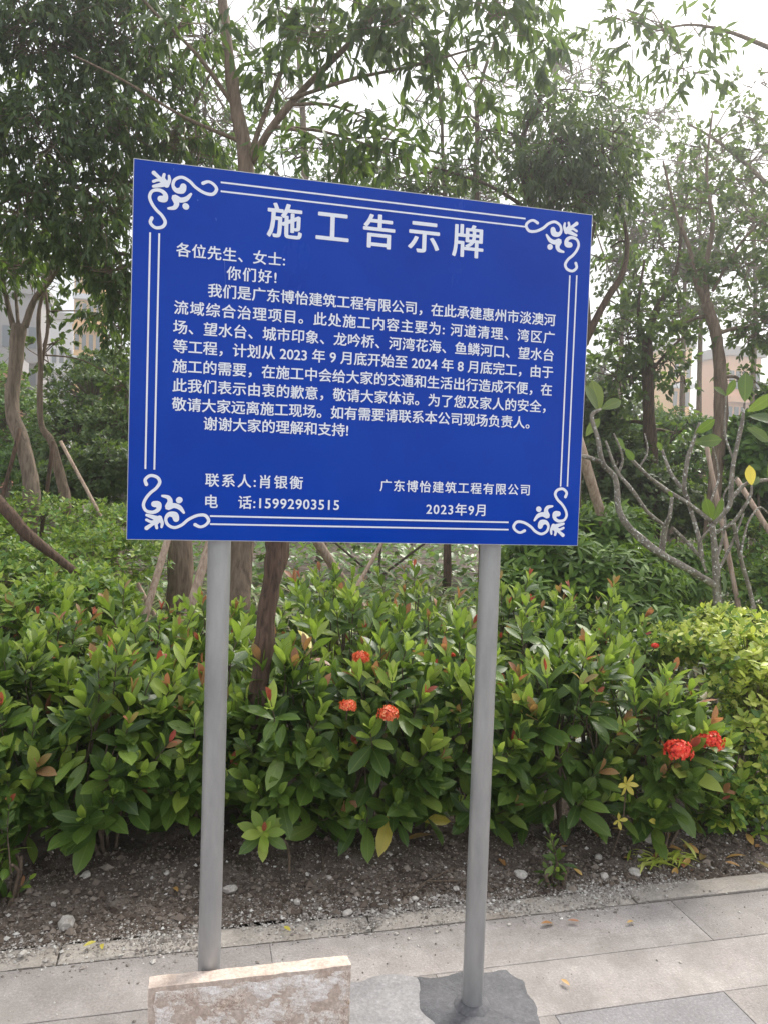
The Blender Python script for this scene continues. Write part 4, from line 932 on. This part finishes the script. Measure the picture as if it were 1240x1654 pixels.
# upper right branches (near)
tree('leaning tree whose leafy branches hang into the upper right of the picture', [(1420, 900, 6.5), (1420, 500, 6.5), (1400, 200, 6.5), (1330, 0, 6.5)], [40, 34, 26, 18],
 [([(1400, 200, 6.5), (1300, 110, 6.3), (1200, 60, 6.2), (1120, 40, 6.1), (1060, 50, 6)], [12, 8, 6, 4, 3]), ([(1340, 30, 6.5), (1200, -40, 6.3), (1050, -60, 6.2)], [8, 6, 4])],
 [(1100, 110, 6, 70, 50, 1.1), (1060, 40, 6.1, 90, 45, .7), (1130, 60, 6.2, 60, 40, .7), (1000, 30, 6, 70, 40, .6), (1020, 80, 6, 50, 40, .8)], T_TREE, TB, .115, 1, 'bark', droop=.6, lk=1.6)
tree('feathery light green tree at the right edge', [(1330, 900, 9), (1330, 600, 9), (1320, 400, 9), (1290, 250, 9)], [34, 30, 24, 14],
 [([(1320, 400, 9), (1240, 300, 9), (1160, 230, 9), (1110, 200, 9)], [9, 7, 5, 3]), ([(1320, 450, 9), (1250, 380, 9), (1190, 340, 9)], [8, 5, 3])],
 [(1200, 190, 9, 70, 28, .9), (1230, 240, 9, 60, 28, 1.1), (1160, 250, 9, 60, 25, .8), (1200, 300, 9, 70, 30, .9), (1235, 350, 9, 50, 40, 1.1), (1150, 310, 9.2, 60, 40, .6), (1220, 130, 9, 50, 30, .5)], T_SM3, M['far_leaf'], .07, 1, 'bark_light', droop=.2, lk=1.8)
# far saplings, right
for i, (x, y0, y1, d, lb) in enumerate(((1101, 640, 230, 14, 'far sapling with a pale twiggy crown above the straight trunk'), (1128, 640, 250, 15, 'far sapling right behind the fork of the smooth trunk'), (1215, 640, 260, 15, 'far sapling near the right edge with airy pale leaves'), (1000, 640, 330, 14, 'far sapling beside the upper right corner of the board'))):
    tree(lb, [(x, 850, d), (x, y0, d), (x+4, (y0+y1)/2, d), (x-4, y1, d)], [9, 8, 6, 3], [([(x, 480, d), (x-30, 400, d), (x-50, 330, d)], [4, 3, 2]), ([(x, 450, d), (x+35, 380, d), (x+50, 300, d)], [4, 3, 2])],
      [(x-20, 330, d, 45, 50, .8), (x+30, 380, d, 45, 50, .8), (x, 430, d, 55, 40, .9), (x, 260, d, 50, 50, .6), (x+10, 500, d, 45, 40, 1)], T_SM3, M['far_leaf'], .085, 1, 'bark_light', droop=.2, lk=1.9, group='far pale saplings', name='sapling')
# far left thin tree crowns and round bushes
FB = [('rounded green bush between the left trunks and the board', [(150, 650, 11, 70, 60), (120, 720, 10.5, 70, 60), (190, 720, 10, 50, 70), (170, 600, 12, 45, 30)], M['mid_leaf']),
      ('dark bush low beside the left edge of the board', [(180, 760, 9, 60, 40), (110, 780, 9.5, 60, 30)], TB),
      ('grey green bush behind the pollarded tree', [(20, 700, 12, 60, 60), (-40, 640, 12, 60, 80), (60, 760, 11, 60, 40)], M['bush_leaf']),
      ('dark evergreen bush right of the board behind the crooked branches', [(990, 760, 9, 60, 60), (1040, 800, 9, 80, 50), (960, 690, 9.5, 40, 70)], TB),
      ('mid green bush behind the two right trunks', [(1100, 760, 10, 70, 50), (1080, 700, 12, 60, 30), (1130, 700, 12, 50, 20)], M['bush_leaf']),
      ('dark bush at the right edge behind the crooked branches', [(1210, 810, 9, 70, 50), (1260, 760, 9, 70, 80), (1150, 830, 9, 70, 40)], TB),
      ('light green large leaved bush at the right edge', [(1225, 720, 8, 50, 50), (1290, 680, 8, 60, 60)], M['bush_leaf']),
      ('bush behind the middle of the board', [(400, 760, 11, 130, 110), (620, 770, 11, 130, 110), (830, 770, 11, 120, 120)], TB)]
for lb, bl, mt_ in FB:
    d = bl[0][2]; bushy('round_bush', [(tuple(PD(a, b_, dd)), (rx*dd/FPX*1.1, rx*dd/FPX, rz*dd/FPX*1.1)) for a, b_, dd, rx, rz in bl], lb, 'bush', 520, [T_SM3], [mt_], .12 if 'large' in lb else .07, 8, group='bushes behind the trees', stemr=.02)
# more airy crowns filling the gaps over the board
tree('airy tree far behind the left half of the board', [(520, 830, 13), (500, 500, 13), (490, 200, 13), (480, 60, 13)], [16, 14, 10, 5], [([(495, 350, 13), (600, 250, 13), (680, 150, 13)], [7, 5, 3]), ([(495, 330, 13), (400, 230, 13), (330, 120, 13)], [7, 5, 3])],
     [(560, 270, 13, 90, 50, .7), (680, 290, 13, 90, 40, .6), (460, 160, 13, 90, 80, .4), (620, 40, 13, 90, 60, .4), (330, 200, 13, 90, 90, 1), (240, 330, 13, 90, 90, 1.2), (350, 60, 13, 100, 80, .5), (500, 40, 13, 100, 60, .5)], T_SM3, TB, .085, 1, 'bark', lk=1.5, droop=.3)
tree('airy tree far behind the right half of the board', [(880, 830, 15), (880, 500, 15), (890, 250, 15), (900, 60, 15)], [14, 12, 9, 5], [([(885, 350, 15), (800, 250, 15), (740, 150, 15)], [6, 4, 3]), ([(885, 330, 15), (960, 230, 15), (1010, 120, 15)], [6, 4, 3])],
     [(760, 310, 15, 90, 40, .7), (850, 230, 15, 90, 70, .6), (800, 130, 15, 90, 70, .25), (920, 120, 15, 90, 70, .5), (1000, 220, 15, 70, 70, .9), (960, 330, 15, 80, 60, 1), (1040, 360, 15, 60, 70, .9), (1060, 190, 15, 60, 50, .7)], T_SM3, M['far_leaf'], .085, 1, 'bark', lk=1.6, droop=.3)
# far belt of trees
FTL = ['far tree crown behind the pollarded tree at the left', 'far tree crown seen left of the board above the round bush', 'far tree crown hidden mostly by the left part of the board', 'far tree crown hidden mostly by the middle of the board', 'far tree crown hidden mostly by the right part of the board', 'far tree crown just right of the board', 'far tree crown behind the smooth brown trunk', 'far tree crown at the right edge', 'far tree beyond the left edge', 'far tree beyond the right edge']
for i, x in enumerate((10, 210, 330, 560, 800, 970, 1085, 1240, -150, 1400)):
    d = 18+3*(i % 3); ty = [600, 560, 420, 400, 420, 560, 700, 660, 480, 560][i]
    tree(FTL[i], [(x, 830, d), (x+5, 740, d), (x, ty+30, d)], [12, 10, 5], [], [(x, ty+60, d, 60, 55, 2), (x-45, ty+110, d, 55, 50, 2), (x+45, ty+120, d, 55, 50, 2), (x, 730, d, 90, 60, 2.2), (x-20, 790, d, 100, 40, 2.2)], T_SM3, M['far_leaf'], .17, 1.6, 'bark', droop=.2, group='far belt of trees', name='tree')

# ================================================================== PLUMERIA with crooked bare branches
pd_ = 4.3
BR = [([(1157, 1010), (1157, 955), (1155, 908), (1149, 846)], [16, 15, 13, 11]),
 ([(1157, 948), (1122, 926), (1075, 900), (1039, 875), (1002, 832), (993, 774), (973, 748), (964, 708), (955, 672), (970, 661)], [13, 13, 13, 12, 11, 10, 9, 8, 8, 5]),
 ([(1066, 900), (1073, 853), (1080, 835), (1084, 803)], [11, 10, 7, 6]), ([(1073, 850), (1046, 828), (1020, 792), (995, 759), (977, 712)], [7, 7, 6, 6, 4]),
 ([(973, 748), (941, 737), (900, 742)], [8, 7, 6]), ([(1137, 908), (1104, 871), (1086, 853)], [6, 6, 5]),
 ([(1148, 842), (1111, 813), (1075, 792), (1031, 755), (1008, 726)], [9, 8, 8, 7, 6]),
 ([(1133, 900), (1126, 864), (1111, 810), (1104, 788), (1109, 744), (1119, 712), (1129, 683)], [8, 8, 9, 9, 8, 6, 4]),
 ([(1099, 788), (1082, 763), (1068, 726)], [7, 7, 5]), ([(1151, 846), (1177, 817), (1180, 781), (1184, 744), (1196, 690), (1202, 650)], [10, 10, 9, 8, 7, 3]),
 ([(1180, 806), (1205, 781), (1240, 775), (1290, 770)], [7, 7, 6, 5]), ([(1155, 860), (1184, 842), (1209, 806), (1213, 784)], [8, 7, 6, 4]),
 ([(1184, 845), (1195, 900), (1213, 966), (1218, 1010)], [7, 8, 8, 8]), ([(1184, 744), (1170, 700), (1172, 640)], [5, 4, 3]),
 ([(1150, 880), (1145, 820), (1160, 770), (1150, 720)], [6, 5, 4, 3]), ([(1157, 900), (1170, 850), (1168, 800), (1190, 770)], [6, 5, 4, 3]), ([(1140, 925), (1128, 880), (1150, 850)], [5, 5, 4]),
 ([(1195, 900), (1205, 850), (1225, 820), (1240, 830)], [5, 4, 4, 3]), ([(993, 774), (1005, 740), (990, 700)], [5, 4, 3]), ([(1155, 930), (1180, 880), (1200, 830)], [6, 5, 4]), ([(1031, 755), (1045, 730), (1040, 700)], [4, 3, 2])]
p0 = PD(1157, 1010, pd_); pl = empty('frangipani', (p0.x, p0.y, 0), 'nearly leafless frangipani with crooked grey branches at the right', 'tree')
for i, (pts, ws) in enumerate(BR):
    dz = [0, -.05, -.1, -.12, -.1, .05, .1, .08, .1, .0, .05, -.08, .1, .1, .12, .15, -.06, .1, -.05, .08, .05][i]; n_ = len(pts)
    P_ = [PD(x, y, pd_+dz*min(1, k/2)) for k, (x, y) in enumerate(pts)]; rr_ = [a*pd_/FPX*.45 for a in ws]
    if i == 0: P_ = [Vector((P_[0].x, P_[0].y, -.02))]+P_; rr_ = [rr_[0]]+rr_
    pp, r2 = spline(P_, rr_, 6); mb = MB(); mb.tube(pp, r2, 10, wob=.35); mb.build('trunk' if i == 0 else 'branch', M['bark_plum'], pl, smooth=True)
PLM = leaf_meshes([T_PL], [M['plum_leaf'], M['leaf_pale']], 'leaf'); L = Leaves()
for (x, y, dx, dy, ln, m_) in ((1202, 650, 2, -62, 62, 0), (1205, 665, 35, -20, 60, 0), (1207, 672, 45, 5, 60, 0), (1205, 690, 40, 22, 55, 0), (1008, 726, -16, -22, 30, 0), (1008, 724, 14, 18, 30, 0), (1148, 842, -10, -42, 52, 0), (1150, 842, 20, -38, 50, 0), (1120, 715, 38, -5, 55, 0), (1122, 700, 30, -20, 45, 0), (1213, 784, -4, -34, 42, 1), (1213, 784, 18, -20, 30, 0), (970, 661, 38, -18, 50, 0), (968, 664, -12, -60, 65, 0), (965, 665, -20, -50, 60, 0), (1068, 728, -10, -20, 22, 0), (1168, 960, 2, -34, 45, 0), (1172, 1010, 2, -40, 50, 0), (1180, 1020, 14, -34, 45, 1), (1172, 640, 16, -28, 35, 0), (1172, 640, -20, -18, 30, 0), (1240, 775, 10, -30, 60, 0), (1085, 803, -10, -16, 18, 0), (945, 705, 20, -28, 45, 0)):
    d = pd_+random.uniform(-.06, .06); a = PD(x, y, d); dd = PD(x+dx, y+dy, d+random.uniform(-.08, .05))-a; L.add(a, dd, -fw+rv()*.7, ln*pd_/FPX*.82, m_, 0)
L.singles('leaf', PLM, pl, range(len(L.p)))

# ================================================================== FAR BUILDINGS
M['cream'] = plain('cream_render', (.80, .45, .13)); M['pinkish'] = plain('peach_render', (.78, .42, .24)); M['greyb'] = plain('grey_render', (.34, .31, .30)); M['whiteb'] = plain('white_render', (.74, .75, .78)); M['redb'] = plain('brick_red_render', (.48, .18, .08))
mm, t, b = mat('window_glass', (.10, .12, .14), .15); M['glass'] = mm
def block(px0, px1, pyt, d, mt, label, cols, fl=3.0, depth=4):
    a = PD(px0, pyt, d); c = PD(px1, pyt, d); top = a.z; x0, x1 = a.x, c.x; y = (a.y+c.y)/2
    root = empty('apartment_block', ((x0+x1)/2, y, 0), label, 'building', 'far apartment blocks'); mb = MB(); mb.box((x0, y, -1), (x1, y+depth, top)); mb.build('wall', mt, root)
    mb = MB(); mb.box((x0-.3, y-.3, top), (x1+.3, y+depth, top+.8)); mb.build('roof', M['greyb'], root)
    nf = int(top/fl); cw = (x1-x0)/cols
    me = None
    for f_ in range(max(0, nf-16), nf):
        for k in range(cols):
            cx_ = x0+cw*(k+.5); z = f_*fl+1.0
            if me is None:
                mb = MB(); hw = cw*.28; mb.box((-hw, -.12, 0), (hw, .05, 1.5)); o = mb.build('window', M['glass'], None); me = o.data; o.parent = root
            else: o = link('window', me, root)
            o.location = (cx_-root.location.x, y-root.location.y, z)
    for f_ in range(max(1, nf-16), nf):
        mb = MB(); mb.box((x0-.05, y-.6, f_*fl-.15), (x1+.05, y-.002, f_*fl+.35)); mb.build('balcony', mt if f_ % 2 else M['whiteb'], root)
    return root
block(122, 166, 430, 75, M['cream'], 'tall cream apartment block left of the board', 4)
block(-60, 62, 470, 55, M['greyb'], 'grey brown apartment block at the left edge', 6)
block(60, 118, 515, 85, M['whiteb'], 'white apartment block left of the cream one', 5)
block(1086, 1120, 560, 80, M['cream'], 'narrow cream apartment block seen between the two right trunks', 3)
block(1172, 1234, 575, 65, M['pinkish'], 'peach apartment block right of the smooth brown trunk', 5)
block(186, 260, 620, 70, M['redb'], 'low orange red building beside the left edge of the board', 6)
block(-40, 16, 590, 50, M['redb'], 'orange red building at the far left behind the pollarded tree', 4)

# ================================================================== AIR
mb = MB(); mb.box((-160, -50, -1.1), (210, 270, 45)); hz = mb.build('haze', [], None); tag(hz, kind='stuff')
hm = bpy.data.materials.new('haze'); hm.use_nodes = True; ht = hm.node_tree; ht.nodes.clear(); ho = N(ht, 'OutputMaterial'); hv = N(ht, 'VolumePrincipled')
hv.inputs['Color'].default_value = (.97, .98, 1, 1); hv.inputs['Density'].default_value = .0058; hv.inputs['Anisotropy'].default_value = .72
ht.links.new(hv.outputs[0], ho.inputs['Volume']); hz.data.materials.append(hm)
